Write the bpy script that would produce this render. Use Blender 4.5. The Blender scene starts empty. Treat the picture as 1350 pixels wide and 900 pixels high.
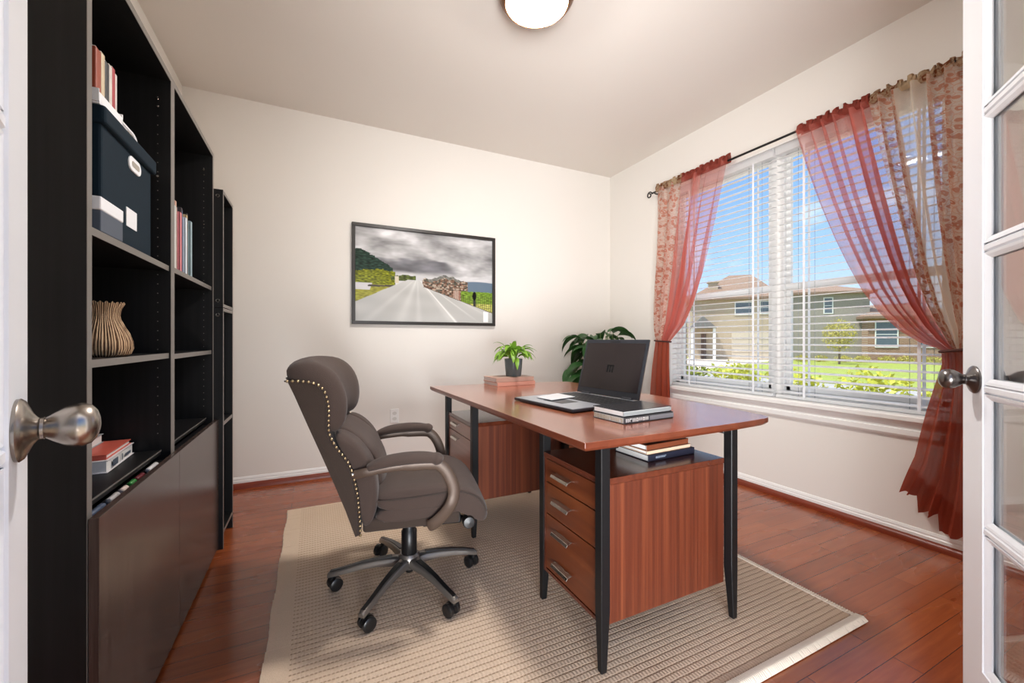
import bpy, math, random
from mathutils import Matrix, Vector, noise as mnoise
PI = math.pi
SC = bpy.context.scene
COL = SC.collection
R = random.Random(7)

# ------------------------------------------------------------------ helpers
def lin(c):
    return tuple(((v/255)/12.92 if v/255 <= .04045 else ((v/255+.055)/1.055)**2.4) for v in c)

class NT:
    def __init__(s, name):
        s.m = bpy.data.materials.new(name); s.m.use_nodes = True
        s.t = s.m.node_tree; s.t.nodes.clear()
        s.out = s.n('ShaderNodeOutputMaterial')
    def n(s, typ, **k):
        o = s.t.nodes.new(typ)
        for a, v in k.items(): setattr(o, a, v)
        return o
    def l(s, a, b): s.t.links.new(a, b)
    def coord(s, kind='Object'):
        return s.n('ShaderNodeTexCoord').outputs[kind]
    def mapping(s, vec, scale=(1,1,1), loc=(0,0,0), rot=(0,0,0)):
        m = s.n('ShaderNodeMapping'); s.l(vec, m.inputs[0])
        m.inputs['Location'].default_value = loc; m.inputs['Rotation'].default_value = rot; m.inputs['Scale'].default_value = scale
        return m.outputs[0]
    def noise(s, vec, scale=5, detail=4, rough=.5):
        n = s.n('ShaderNodeTexNoise'); s.l(vec, n.inputs['Vector'])
        n.inputs['Scale'].default_value = scale; n.inputs['Detail'].default_value = detail; n.inputs['Roughness'].default_value = rough
        return n.outputs['Fac']
    def ramp(s, fac, stops, interp='LINEAR'):
        r = s.n('ShaderNodeValToRGB'); r.color_ramp.interpolation = interp
        e = r.color_ramp.elements
        while len(e) < len(stops): e.new(.5)
        for i, (p, c) in enumerate(stops):
            e[i].position = p; e[i].color = (*c, 1) if len(c) == 3 else c
        s.l(fac, r.inputs[0]); return r.outputs[0]
    def mix(s, fac, a, b, mode='MIX'):
        m = s.n('ShaderNodeMix', data_type='RGBA', blend_type=mode)
        for v, i in ((fac, 0), (a, 6), (b, 7)):
            if isinstance(v, (int, float)): m.inputs[i].default_value = v
            elif isinstance(v, tuple): m.inputs[i].default_value = (*v, 1)
            else: s.l(v, m.inputs[i])
        return m.outputs[2]
    def math(s, op, a, b=0.0, c=None):
        m = s.n('ShaderNodeMath', operation=op)
        for i, v in enumerate((a, b, c)):
            if v is None: continue
            if isinstance(v, (int, float)): m.inputs[i].default_value = v
            else: s.l(v, m.inputs[i])
        return m.outputs[0]
    def bump(s, h, strength=.3, dist=.01):
        b = s.n('ShaderNodeBump'); b.inputs['Strength'].default_value = strength; b.inputs['Distance'].default_value = dist
        s.l(h, b.inputs['Height']); return b.outputs[0]
    def bsdf(s, color=None, rough=.5, metal=0, normal=None, spec=.5, **k):
        b = s.n('ShaderNodeBsdfPrincipled')
        def put(nm, v):
            i = b.inputs[nm]
            if isinstance(v, (int, float)): i.default_value = v
            elif isinstance(v, tuple): i.default_value = (*v, 1)
            else: s.l(v, i)
        if color is not None: put('Base Color', color)
        put('Roughness', rough); put('Metallic', metal); put('Specular IOR Level', spec)
        if normal is not None: s.l(normal, b.inputs['Normal'])
        for nm, v in k.items(): put(nm.replace('_', ' '), v)
        s.l(b.outputs[0], s.out.inputs[0]); return b

def simple(name, rgb, rough=.5, metal=0, var=.06, scale=8, bump=0, bscale=150, spec=.5, **k):
    t = NT(name); c = lin(rgb); v = t.coord()
    f = t.noise(v, scale, 3)
    col = t.mix(f, tuple(x*(1-var) for x in c), tuple(min(1, x*(1+var)) for x in c))
    nrm = t.bump(t.noise(v, bscale, 2), bump, .002) if bump else None
    t.bsdf(col, rough, metal, nrm, spec, **k); return t.m

# ------------------------------------------------------------------ mesh builder
FR = {}                                                     # world frame of every root / part
class MB:
    def __init__(s): s.v = []; s.f = []; s.mi = []; s.sm = []; s.uv = None
    def add(s, vs, fs, m=0, smooth=False):
        o = len(s.v); s.v += [Vector(p) for p in vs]
        for f in fs: s.f.append(tuple(i+o for i in f)); s.mi.append(m); s.sm.append(smooth)
        return s
    def box(s, x0, y0, z0, x1, y1, z1, m=0, M=None):
        x0, x1 = sorted((x0, x1)); y0, y1 = sorted((y0, y1)); z0, z1 = sorted((z0, z1))
        vs = [Vector(p) for p in ((x0,y0,z0),(x1,y0,z0),(x1,y1,z0),(x0,y1,z0),(x0,y0,z1),(x1,y0,z1),(x1,y1,z1),(x0,y1,z1))]
        if M is not None: vs = [M @ p for p in vs]
        return s.add(vs, [(0,3,2,1),(4,5,6,7),(0,1,5,4),(1,2,6,5),(2,3,7,6),(3,0,4,7)], m)
    def obox(s, c, size, rz=0, m=0, rx=0, ry=0):
        M = Matrix.Translation(c) @ Matrix.Rotation(rz, 4, 'Z') @ Matrix.Rotation(ry, 4, 'Y') @ Matrix.Rotation(rx, 4, 'X')
        a, b, d = (q/2 for q in size)
        return s.box(-a, -b, -d, a, b, d, m, M)
    def prism(s, poly, a0, a1, axis='z', m=0, smooth=False):
        def P(p, h): return {'z': (p[0], p[1], h), 'y': (p[0], h, p[1]), 'x': (h, p[0], p[1])}[axis]
        n = len(poly); vs = [P(p, a0) for p in poly] + [P(p, a1) for p in poly]
        s.add(vs, [tuple(range(n))[::-1], tuple(range(n, 2*n))], m, False)
        o = len(s.v) - 2*n
        for i in range(n):
            s.f.append((o+i, o+(i+1) % n, o+n+(i+1) % n, o+n+i)); s.mi.append(m); s.sm.append(smooth)
        return s
    def lathe(s, prof, n=32, M=None, m=0, smooth=True, cap=True):
        vs = []; fs = []
        for r, z in prof:
            for k in range(n):
                a = 2*PI*k/n; vs.append(Vector((r*math.cos(a), r*math.sin(a), z)))
        for i in range(len(prof)-1):
            for k in range(n):
                k2 = (k+1) % n; fs.append((i*n+k, i*n+k2, (i+1)*n+k2, (i+1)*n+k))
        if cap:
            fs.append(tuple(range(n))[::-1]); fs.append(tuple(range((len(prof)-1)*n, len(prof)*n)))
        if M is not None: vs = [M @ p for p in vs]
        return s.add(vs, fs, m, smooth)
    def tube(s, pts, rad, n=10, m=0, flat=1.0, up=None, cap=True):
        pts = [Vector(p) for p in pts]; N = len(pts)
        rr = rad if isinstance(rad, (list, tuple)) else [rad]*N
        vs = []; prev = None
        for i, p in enumerate(pts):
            t = (pts[min(i+1, N-1)] - pts[max(i-1, 0)]).normalized()
            if up is not None: a = Vector(up)
            else: a = prev if prev is not None else (Vector((0,0,1)) if abs(t.z) < .9 else Vector((1,0,0)))
            b = t.cross(a)
            if b.length < 1e-6: b = t.cross(Vector((.3,.7,.2)))
            b.normalize(); a = b.cross(t).normalized(); prev = a
            for k in range(n):
                q = 2*PI*k/n; vs.append(p + (a*math.cos(q)*flat + b*math.sin(q))*rr[i])
        fs = [(i*n+k, i*n+(k+1) % n, (i+1)*n+(k+1) % n, (i+1)*n+k) for i in range(N-1) for k in range(n)]
        if cap: fs += [tuple(range(n))[::-1], tuple(range((N-1)*n, N*n))]
        return s.add(vs, fs, m, True)
    def loft(s, loops, m=0, smooth=True, cap=True):
        n = len(loops[0]); vs = [p for l in loops for p in l]
        fs = [(i*n+k, i*n+(k+1) % n, (i+1)*n+(k+1) % n, (i+1)*n+k) for i in range(len(loops)-1) for k in range(n)]
        if cap: fs += [tuple(range(n))[::-1], tuple(range((len(loops)-1)*n, len(loops)*n))]
        return s.add(vs, fs, m, smooth)
    def sphere(s, c, r, n=10, m=0, sc=(1,1,1)):
        c = Vector(c); pr = [(max(1e-4, r*math.sin(PI*i/n)), -r*math.cos(PI*i/n)) for i in range(n+1)]
        M = Matrix.Translation(c) @ Matrix.Diagonal((*sc, 1))
        return s.lathe(pr, n*2, M, m)
    def grid(s, fn, nu, nv, m=0, smooth=True):
        vs = [fn(i/nu, j/nv) for j in range(nv+1) for i in range(nu+1)]
        w = nu+1; fs = [(j*w+i, j*w+i+1, (j+1)*w+i+1, (j+1)*w+i) for j in range(nv) for i in range(nu)]
        return s.add(vs, fs, m, smooth)
    def build(s, name, mats, parent=None, local=False, bevel=0, seg=2, sub=0, uv=None, loc=None, solid=0, autosm=None):
        me = bpy.data.meshes.new(name)
        vs = s.v
        if parent is not None and not local:
            inv = FR[parent].inverted(); vs = [inv @ p for p in vs]
        elif loc is not None and not local:
            vs = [p - Vector(loc) for p in vs]
        me.from_pydata([tuple(p) for p in vs], [], s.f)
        me.polygons.foreach_set('material_index', s.mi); me.polygons.foreach_set('use_smooth', s.sm)
        for mt in (mats if isinstance(mats, (list, tuple)) else [mats]): me.materials.append(mt)
        if uv:
            ul = me.uv_layers.new(name='UVMap')
            for li, lo in enumerate(me.loops): ul.data[li].uv = uv[lo.vertex_index]
        me.update()
        if any(s.sm) and not sub: me.set_sharp_from_angle(angle=math.radians(48))
        o = bpy.data.objects.new(name, me); COL.objects.link(o)
        if parent is not None: o.parent = parent; FR[o] = FR[parent].copy()
        else:
            o.location = loc or (0,0,0); FR[o] = Matrix.Translation(o.location)
        if sub:
            d = o.modifiers.new('Subdivision', 'SUBSURF'); d.levels = sub; d.render_levels = sub
        if solid:
            d = o.modifiers.new('Solidify', 'SOLIDIFY'); d.thickness = solid; d.offset = 0
        if bevel:
            d = o.modifiers.new('Bevel', 'BEVEL'); d.width = bevel; d.segments = seg; d.limit_method = 'ANGLE'; d.angle_limit = math.radians(40)
        return o

def tag(o, label, cat, group=None, kind=None):
    o['label'] = label; o['category'] = cat
    if group: o['group'] = group
    if kind: o['kind'] = kind
    return o
def thing(name, label, cat, loc=(0,0,0), rz=0, group=None, kind=None):
    o = bpy.data.objects.new(name, None); COL.objects.link(o); o.empty_display_size = .05
    o.location = loc; o.rotation_euler = (0, 0, rz)
    FR[o] = Matrix.Translation(loc) @ Matrix.Rotation(rz, 4, 'Z')
    return tag(o, label, cat, group, kind)
def struct(o): o['kind'] = 'structure'; return o
def copy_tree(o, parent=None, loc=None, rz=None):
    c = o.copy(); COL.objects.link(c)
    if parent is not None: c.parent = parent
    if loc is not None: c.location = loc
    if rz is not None: c.rotation_euler = (0, 0, rz)
    for ch in [x for x in COL.objects if x.parent == o]: copy_tree(ch, c)
    return c
def dup(o, loc, rz=0, label=None):
    c = copy_tree(o, None, loc, rz)
    if label: c['label'] = label
    return c
def smooth_path(pts, n=6):
    P = [Vector(p) for p in pts]; out = []
    for i in range(len(P)-1):
        a, b, c, d = P[max(i-1, 0)], P[i], P[i+1], P[min(i+2, len(P)-1)]
        for k in range(n):
            t = k/n; out.append(.5*((2*b)+(c-a)*t+(2*a-5*b+4*c-d)*t*t+(3*b-a-3*c+d)*t**3))
    out.append(P[-1]); return out
def interp(pts, t):
    "point at fraction t of a polyline's length"
    L = [0]
    for a, b in zip(pts, pts[1:]): L.append(L[-1] + math.dist(a, b))
    d = max(0, min(1, t))*L[-1]
    for i in range(len(pts)-1):
        if d <= L[i+1] or i == len(pts)-2:
            q = (d-L[i])/max(1e-9, L[i+1]-L[i]); return tuple(a+(b-a)*q for a, b in zip(pts[i], pts[i+1]))

# ------------------------------------------------------------------ materials
M_wall = simple('warm white wall paint', (231, 227, 221), .75, var=.012, scale=2, bump=.06, bscale=220)
M_ceil = simple('ceiling paint', (228, 222, 215), .85, var=.012, scale=2, bump=.1, bscale=160)
M_trim = simple('white trim paint', (238, 238, 236), .35, var=.01)
M_doorp = simple('white door paint', (236, 239, 244), .35, var=.01)
M_outdoor_trim = simple('white exterior paint', (225, 225, 222), .5, var=.02)

def floor_mat():
    t = NT('cherry floor planks'); v = t.coord()
    br = t.n('ShaderNodeTexBrick'); mp = t.mapping(v, loc=(.13, .09, 0)); t.l(mp, br.inputs['Vector'])
    br.offset = .37; br.offset_frequency = 2
    for nm, q in (('Scale', 1), ('Mortar Size', .0012), ('Mortar Smooth', .1), ('Bias', 0), ('Brick Width', .92), ('Row Height', .0762)): br.inputs[nm].default_value = q
    br.inputs['Color1'].default_value = (.25, .25, .25, 1); br.inputs['Color2'].default_value = (.75, .75, .75, 1); br.inputs['Mortar'].default_value = (0, 0, 0, 1)
    g = t.noise(t.mapping(v, (1.6, 22, 1)), 2.2, 6, .6)
    g2 = t.noise(t.mapping(v, (.9, 3, 1)), 1.7, 3, .5)
    f = t.math('ADD', t.math('MULTIPLY', br.outputs['Color'], .38), t.math('ADD', t.math('MULTIPLY', g, .42), t.math('MULTIPLY', g2, .25)))
    c = t.ramp(f, [(.2, lin((96, 43, 20))), (.48, lin((138, 68, 34))), (.68, lin((160, 86, 46))), (.95, lin((182, 108, 64)))])
    c = t.mix(t.math('MULTIPLY', br.outputs['Fac'], .75), c, lin((60, 20, 10)))
    h = t.math('SUBTRACT', t.math('MULTIPLY', g, .25), t.math('MULTIPLY', br.outputs['Fac'], 1))
    rg = t.math('ADD', .2, t.math('MULTIPLY', g2, .14))
    t.bsdf(c, rg, 0, t.bump(h, .15, .002), .5, Coat_Weight=.35, Coat_Roughness=.12); return t.m
M_floor = floor_mat()
M_shoe = simple('cherry shoe moulding', (120, 48, 26), .35, var=.15, scale=12)

def wood_mat(name, dark, mid, light, axis, scale=1.0, rough=.3, stripe=55, coat=.2):
    """axis: direction the grain runs along"""
    t = NT(name); v = t.coord()
    sc = {'x': (1.2, stripe, stripe), 'y': (stripe, 1.2, stripe), 'z': (stripe, stripe, .7)}[axis]
    sc2 = tuple(q*.22 if q > 2 else q*.6 for q in sc)
    a = t.noise(t.mapping(v, sc), scale, 4, .55); b = t.noise(t.mapping(v, sc2), scale, 3, .5)
    f = t.math('ADD', t.math('MULTIPLY', a, .6), t.math('MULTIPLY', b, .4))
    c = t.ramp(f, [(.32, lin(dark)), (.5, lin(mid)), (.68, lin(light))])
    t.bsdf(c, rough, 0, t.bump(a, .05, .001), .5, Coat_Weight=coat, Coat_Roughness=.15); return t.m
M_top = wood_mat('walnut tabletop', (122, 62, 40), (144, 80, 54), (160, 96, 68), 'y', 1, .26, 26, .8)
M_edge = wood_mat('walnut edge', (86, 38, 22), (104, 50, 30), (118, 60, 40), 'y', 1, .3, 26, .2)
M_side = wood_mat('striped rosewood veneer', (56, 21, 11), (90, 40, 22), (120, 62, 36), 'z', 1, .42, 60, .05)
M_drw = wood_mat('walnut drawer front', (74, 32, 14), (94, 44, 20), (112, 58, 28), 'y', 1, .34, 30, .15)
M_drw_sheen = wood_mat('walnut drawer front with painted reflection', (120, 78, 62), (142, 98, 82), (158, 112, 96), 'y', 1, .3, 30, .25)  # far drawers: pinkish reflection put into the walnut colour
M_pedtop = wood_mat('dark walnut pedestal', (66, 28, 16), (84, 38, 22), (100, 48, 30), 'y', 1, .24, 30, .35)
M_blk = simple('black powder coated steel', (13, 13, 15), .45, .0, .1, 20, spec=.35)
M_chrome = simple('brushed nickel', (196, 190, 182), .24, 1.0, .04, 40)
M_knob = simple('satin nickel', (158, 150, 142), .27, 1.0, .05, 30)
M_knob2 = simple('aged dark nickel', (120, 116, 114), .28, 1.0, .05, 30)

def shelf_mat(name, rgb, rough, spec=.4):
    t = NT(name); v = t.coord(); c = lin(rgb)
    g = t.noise(t.mapping(v, (40, 40, 1.1)), 1.5, 5, .6)
    col = t.ramp(g, [(.3, tuple(x*.6 for x in c)), (.7, tuple(x*1.4 for x in c))])
    t.bsdf(col, rough, 0, t.bump(g, .05, .001), spec); return t.m
M_shelf = shelf_mat('black brown ash laminate', (19, 19, 20), .45, .3)
M_shelfe = simple('shelf edge banding', (112, 107, 102), .4, 0, .05)
M_shdoor = shelf_mat('dark brown door laminate', (66, 52, 47), .26, .5)

def fabric(name, rgb, scale=500, var=.1, rough=.9, bump=.25):
    t = NT(name); v = t.coord(); c = lin(rgb)
    f = t.noise(v, 5, 4); g = t.noise(v, scale, 2)
    col = t.mix(f, tuple(x*(1-var*1.4) for x in c), tuple(x*(1+var) for x in c))
    col = t.mix(t.math('MULTIPLY', g, .35), col, tuple(x*.7 for x in c))
    t.bsdf(col, rough, 0, t.bump(t.math('ADD', g, t.math('MULTIPLY', t.noise(v, 26, 3), 1.2)), bump, .004), .25, Sheen_Weight=.12, Sheen_Roughness=.5); return t.m
M_chair = fabric('taupe suede upholstery', (76, 63, 57), 420)
M_chair2 = fabric('dark taupe shell upholstery', (66, 55, 48), 420)
M_seam = simple('dark seam piping', (58, 48, 43), .9)
M_armf = simple('bronze brown arm frame', (92, 77, 67), .4, .3, .05)
M_base = simple('grey metal chair base', (132, 126, 120), .34, .75, .05)
M_plast = simple('black plastic', (20, 20, 21), .36, 0, .1)
M_nail = simple('antique brass nailhead', (196, 176, 140), .3, 1, .1)

def rug_mat(border=False):
    t = NT('jute rug border' if border else 'ribbed jute rug'); v = t.coord()
    n1 = t.noise(v, 3, 4); fine = t.noise(v, 260, 2)
    base = t.mix(n1, lin((206, 181, 157)), lin((228, 207, 186)))
    if border:
        c = t.mix(t.math('MULTIPLY', fine, .4), base, lin((158, 136, 110)))
        t.bsdf(c, .95, 0, t.bump(fine, .4, .003), .15); return t.m
    w = t.n('ShaderNodeTexWave', wave_type='BANDS', bands_direction='Y'); t.l(v, w.inputs['Vector'])
    w.inputs['Scale'].default_value = 13.2; w.inputs['Distortion'].default_value = .6; w.inputs['Detail'].default_value = 2; w.inputs['Detail Scale'].default_value = 1.2
    w2 = t.n('ShaderNodeTexWave', wave_type='BANDS', bands_direction='X'); t.l(v, w2.inputs['Vector'])
    w2.inputs['Scale'].default_value = 26; w2.inputs['Distortion'].default_value = 1.2; w2.inputs['Detail'].default_value = 2
    groove = t.ramp(w.outputs['Fac'], [(0, (1,1,1)), (.16, (.35,.35,.35)), (.3, (0,0,0))])
    brk = t.ramp(t.math('ADD', t.math('MULTIPLY', w2.outputs['Fac'], .6), t.math('MULTIPLY', t.noise(v, 9, 3), .5)), [(.3, (.25,.25,.25)), (.65, (1,1,1))])
    gr = t.math('MULTIPLY', groove, brk)
    c = t.mix(t.math('MULTIPLY', fine, .35), base, lin((164, 140, 112)))
    c = t.mix(t.math('MULTIPLY', gr, .62), c, lin((118, 90, 66)))
    h = t.math('ADD', t.math('SUBTRACT', t.math('MULTIPLY', fine, .35), t.math('MULTIPLY', gr, 1)), t.math('MULTIPLY', w2.outputs['Fac'], .4))
    t.bsdf(c, .95, 0, t.bump(h, .6, .004), .15); return t.m
M_rug = rug_mat(); M_rugb = rug_mat(True)
M_fringe = simple('pale rug fringe', (226, 214, 198), .95, 0, .06, 60)

def glass_mat(name, tint=(1, 1, 1), ior=1.45):
    t = NT(name); lw = t.n('ShaderNodeLayerWeight'); lw.inputs[0].default_value = .5
    f0 = ((ior-1)/(ior+1))**2
    fac = t.math('ADD', t.math('MULTIPLY', t.math('POWER', lw.outputs['Facing'], 5.0), 1-f0), f0)
    tr = t.n('ShaderNodeBsdfTransparent'); tr.inputs[0].default_value = (*tint, 1)
    gl = t.n('ShaderNodeBsdfGlossy'); gl.inputs['Roughness'].default_value = .0
    mx = t.n('ShaderNodeMixShader'); t.l(fac, mx.inputs[0]); t.l(tr.outputs[0], mx.inputs[1]); t.l(gl.outputs[0], mx.inputs[2])
    t.l(mx.outputs[0], t.out.inputs[0]); return t.m
M_glass = glass_mat('clear window glass', (.97, .985, .98))
M_dglass = glass_mat('door pane glass', (.96, .975, .98), 1.9)

def sheer(name, rgb, alpha, pattern=None, gather=0):
    """thin woven cloth: part open weave, part scattering"""
    t = NT(name); uv = t.coord('UV'); c = lin(rgb); al = alpha; col = c
    wv = t.noise(t.mapping(uv, (900, 300, 1)), 1, 2)
    if pattern:
        sp = t.n('ShaderNodeSeparateXYZ'); t.l(uv, sp.inputs[0]); U = sp.outputs[0]
        st = t.math('FRACT', t.math('MULTIPLY', U, pattern['n']))
        band = t.math('GREATER_THAN', st, pattern['w'])
        wob = t.n('ShaderNodeTexNoise'); t.l(t.mapping(uv, (pattern['sx']*.8, pattern['sy']*.8, 1)), wob.inputs['Vector']); wob.inputs['Scale'].default_value = 1
        dis = t.n('ShaderNodeVectorMath', operation='MULTIPLY_ADD'); t.l(wob.outputs['Color'], dis.inputs[0]); dis.inputs[1].default_value = (.9, .9, 0); t.l(t.mapping(uv, (pattern['sx'], pattern['sy'], 1)), dis.inputs[2])
        vor = t.n('ShaderNodeTexVoronoi', feature='DISTANCE_TO_EDGE'); t.l(dis.outputs[0], vor.inputs['Vector']); vor.inputs['Scale'].default_value = 1
        vor2 = t.n('ShaderNodeTexVoronoi'); t.l(dis.outputs[0], vor2.inputs['Vector']); vor2.inputs['Scale'].default_value = 1
        petal = t.ramp(vor2.outputs['Distance'], [(.10, (.2,.2,.2)), (.16, (1,1,1)), (.40, (1,1,1)), (.48, (0,0,0))])
        vein = t.ramp(vor.outputs['Distance'], [(.03, (1,1,1)), (.07, (0,0,0))])
        fl = t.math('MAXIMUM', petal, t.math('MULTIPLY', vein, .7))
        fl2 = t.math('MULTIPLY', t.math('MAXIMUM', fl, .28), band)
        col = t.mix(fl2, c, lin(pattern['rgb'])); al = t.math('ADD', alpha, t.math('MULTIPLY', fl2, pattern['da']))
    if gather:                                              # layers bunch up towards the tie
        sg = t.n('ShaderNodeSeparateXYZ'); t.l(uv, sg.inputs[0])
        mr = t.n('ShaderNodeMapRange', interpolation_type='SMOOTHSTEP'); t.l(sg.outputs[1], mr.inputs[0]); mr.inputs[1].default_value = .35; mr.inputs[2].default_value = .95
        al = t.math('ADD', al, t.math('MULTIPLY', mr.outputs[0], gather))
        if not pattern:
            mr2 = t.n('ShaderNodeMapRange', interpolation_type='SMOOTHSTEP'); t.l(t.math('ABSOLUTE', t.math('SUBTRACT', sg.outputs[0], .40)), mr2.inputs[0]); mr2.inputs[1].default_value = .10; mr2.inputs[2].default_value = .02
            al = t.math('ADD', al, t.math('MULTIPLY', mr2.outputs[0], .28))
    al = t.math('ADD', al, t.math('MULTIPLY', t.math('SUBTRACT', wv, .5), .25), None)
    df = t.n('ShaderNodeBsdfDiffuse'); tl = t.n('ShaderNodeBsdfTranslucent'); tr = t.n('ShaderNodeBsdfTransparent')
    for q in (df, tl):
        if isinstance(col, tuple): q.inputs[0].default_value = (*col, 1)
        else: t.l(col, q.inputs[0])
    a = t.n('ShaderNodeMixShader'); a.inputs[0].default_value = .45; t.l(df.outputs[0], a.inputs[1]); t.l(tl.outputs[0], a.inputs[2])
    b = t.n('ShaderNodeMixShader'); t.l(tr.outputs[0], b.inputs[1]); t.l(a.outputs[0], b.inputs[2])
    t.l(al, b.inputs[0]); t.l(b.outputs[0], t.out.inputs[0]); return t.m
M_sheer = sheer('terracotta sheer', (222, 134, 122), .42, None, .34)
M_sheerlow = sheer('gathered terracotta sheer', (174, 82, 60), .9)
M_hem = sheer('doubled terracotta hem', (164, 74, 54), .97)
M_sheerhead = sheer('doubled terracotta header', (164, 82, 70), .95)
M_flor = sheer('cream floral sheer', (244, 234, 220), .56, dict(n=3.0, w=.42, sx=44, sy=50, rgb=(200, 142, 118), da=.26), .25)
M_flor2 = sheer('cream floral border sheer', (246, 236, 224), .66, dict(n=1.0, w=.0, sx=24, sy=44, rgb=(204, 142, 122), da=.22), .2)
M_florhead = sheer('floral header', (206, 182, 150), .9, dict(n=3.0, w=.35, sx=40, sy=40, rgb=(138, 84, 58), da=.1))
M_cord = simple('brown tie cord', (74, 38, 30), .8)
def blind_mat():
    t = NT('white faux wood blind'); d = t.n('ShaderNodeBsdfDiffuse'); d.inputs[0].default_value = (*lin((244, 246, 248)), 1)
    l = t.n('ShaderNodeBsdfTranslucent'); l.inputs[0].default_value = (*lin((250, 250, 250)), 1); x = t.n('ShaderNodeMixShader'); x.inputs[0].default_value = .5
    t.l(d.outputs[0], x.inputs[1]); t.l(l.outputs[0], x.inputs[2]); t.l(x.outputs[0], t.out.inputs[0]); return t.m
M_blind = blind_mat()
M_tape = simple('white ladder tape', (236, 240, 246), .8, 0, .02)
M_string = simple('grey lift cord', (140, 144, 150), .8)
M_rod = simple('black iron curtain rod', (24, 22, 22), .4, .3)

def emit_mat(name, rgb, st, mixrgb=None):
    t = NT(name); e = t.n('ShaderNodeEmission'); e.inputs[0].default_value = (*rgb, 1); e.inputs[1].default_value = st
    t.l(e.outputs[0], t.out.inputs[0]); return t.m
M_dome = emit_mat('lit frosted glass bowl', (1.0, .95, .90), 160)
M_bronze = simple('oil rubbed bronze', (116, 76, 40), .35, .8, .2, 12)

# ------------------------------------------------------------------ dimensions of the room
XW, YB, XL, ZC = 2.79, 3.43, -.80, 2.74
YF = .08                                                    # inner face of the front wall
DX0, DX1 = -.155, 1.012                                      # double door opening
WY0, WY1, WZ0, WZ1 = .86, 2.63, .65, 2.345                  # window opening

b = MB().box(XL-.12, YF-.14, -.12, XW+.14, YB+.12, 0); struct(b.build('floor', M_floor))
b = MB().box(XL-.12, YF-.14, ZC, XW+.14, YB+.12, ZC+.12); struct(b.build('ceiling', M_ceil))
b = MB().box(XL-.12, YB, 0, XW+.14, YB+.12, ZC); struct(b.build('wall_back', M_wall))
b = MB().box(XL-.12, YF-.14, 0, XL, YB, ZC); struct(b.build('wall_left', M_wall))
b = MB()
b.box(XW, YF-.14, 0, XW+.14, WY0, ZC); b.box(XW, WY1, 0, XW+.14, YB, ZC)
b.box(XW, WY0, 0, XW+.14, WY1, WZ0); b.box(XW, WY0, WZ1, XW+.14, WY1, ZC); struct(b.build('wall_right', M_wall))
b = MB(); b.box(XL, YF-.14, 0, DX0, YF, ZC); b.box(DX1, YF-.14, 0, XW, YF, ZC); b.box(DX0, YF-.14, 2.06, DX1, YF, ZC)
struct(b.build('wall_front', M_wall))

def base_profile(b, fn):
    # fn maps (offset from the wall, height) -> prism call
    fn([(0, .018), (.012, .018), (.012, .05), (.009, .056), (.009, .064), (.004, .074), (0, .076)])
b = MB(); b.prism([(YB-q, h) for q, h in [(0,.0),(.013,.0),(.013,.05),(.009,.055),(.009,.064),(.004,.075),(0,.077)]], XL, XW, 'x'); struct(b.build('baseboard_back', M_trim))
b = MB(); b.prism([(XW-q, h) for q, h in [(0,.0),(.013,.0),(.013,.05),(.009,.055),(.009,.064),(.004,.075),(0,.077)]], YF, YB-.013, 'y'); struct(b.build('baseboard_right', M_trim))
b = MB(); b.prism([(XL+q, h) for q, h in [(0,.0),(.013,.0),(.013,.05),(.009,.055),(.004,.075),(0,.077)]], YF, YB-.013, 'y'); struct(b.build('baseboard_left', M_trim))
arc = [(0, 0)] + [(.022*math.sin(a), .036*math.cos(a)) for a in [PI/2*(1-k/6) for k in range(7)]]
b = MB(); b.prism([(YB-.013-q, h) for q, h in arc], XL+.013, XW-.013, 'x', smooth=True); struct(b.build('trim_1', M_shoe))
b = MB(); b.prism([(XW-.013-q, h) for q, h in arc], YF, YB-.036, 'y', smooth=True); struct(b.build('trim_2', M_shoe))

# ------------------------------------------------------------------ window
MY = 1.745
fx0, fx1 = XW+.075, XW+.125
b = MB()
b.box(fx0, WY0, WZ0, fx1, WY0+.045, WZ1); b.box(fx0, WY1-.045, WZ0, fx1, WY1, WZ1)
b.box(fx0, WY0, WZ0, fx1, WY1, WZ0+.05); b.box(fx0, WY0, WZ1-.05, fx1, WY1, WZ1)
b.box(fx0-.01, MY-.045, WZ0, fx1, MY+.045, WZ1)
for a0, a1 in ((WY0+.045, MY-.045), (MY+.045, WY1-.045)):
    b.box(fx0+.005, a0, 1.375, fx1-.005, a1, 1.42)
    for s0, s1 in ((a0, a0+.03), (a1-.03, a1)): b.box(fx0+.01, s0, WZ0+.05, fx1-.01, s1, WZ1-.05)
    b.box(fx0+.01, a0, WZ0+.05, fx1-.01, a1, WZ0+.085); b.box(fx0+.01, a0, WZ1-.08, fx1-.01, a1, WZ1-.05)
win = struct(b.build('window_1', M_trim, bevel=.004))
b = MB()
for a0, a1 in ((WY0+.075, MY-.075), (MY+.075, WY1-.075)):
    b.box(fx0+.026, a0, WZ0+.085, fx0+.030, a1, 1.375); b.box(fx0+.018, a0, 1.42, fx0+.022, a1, WZ1-.08)
b.build('pane', M_glass, win)
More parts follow.
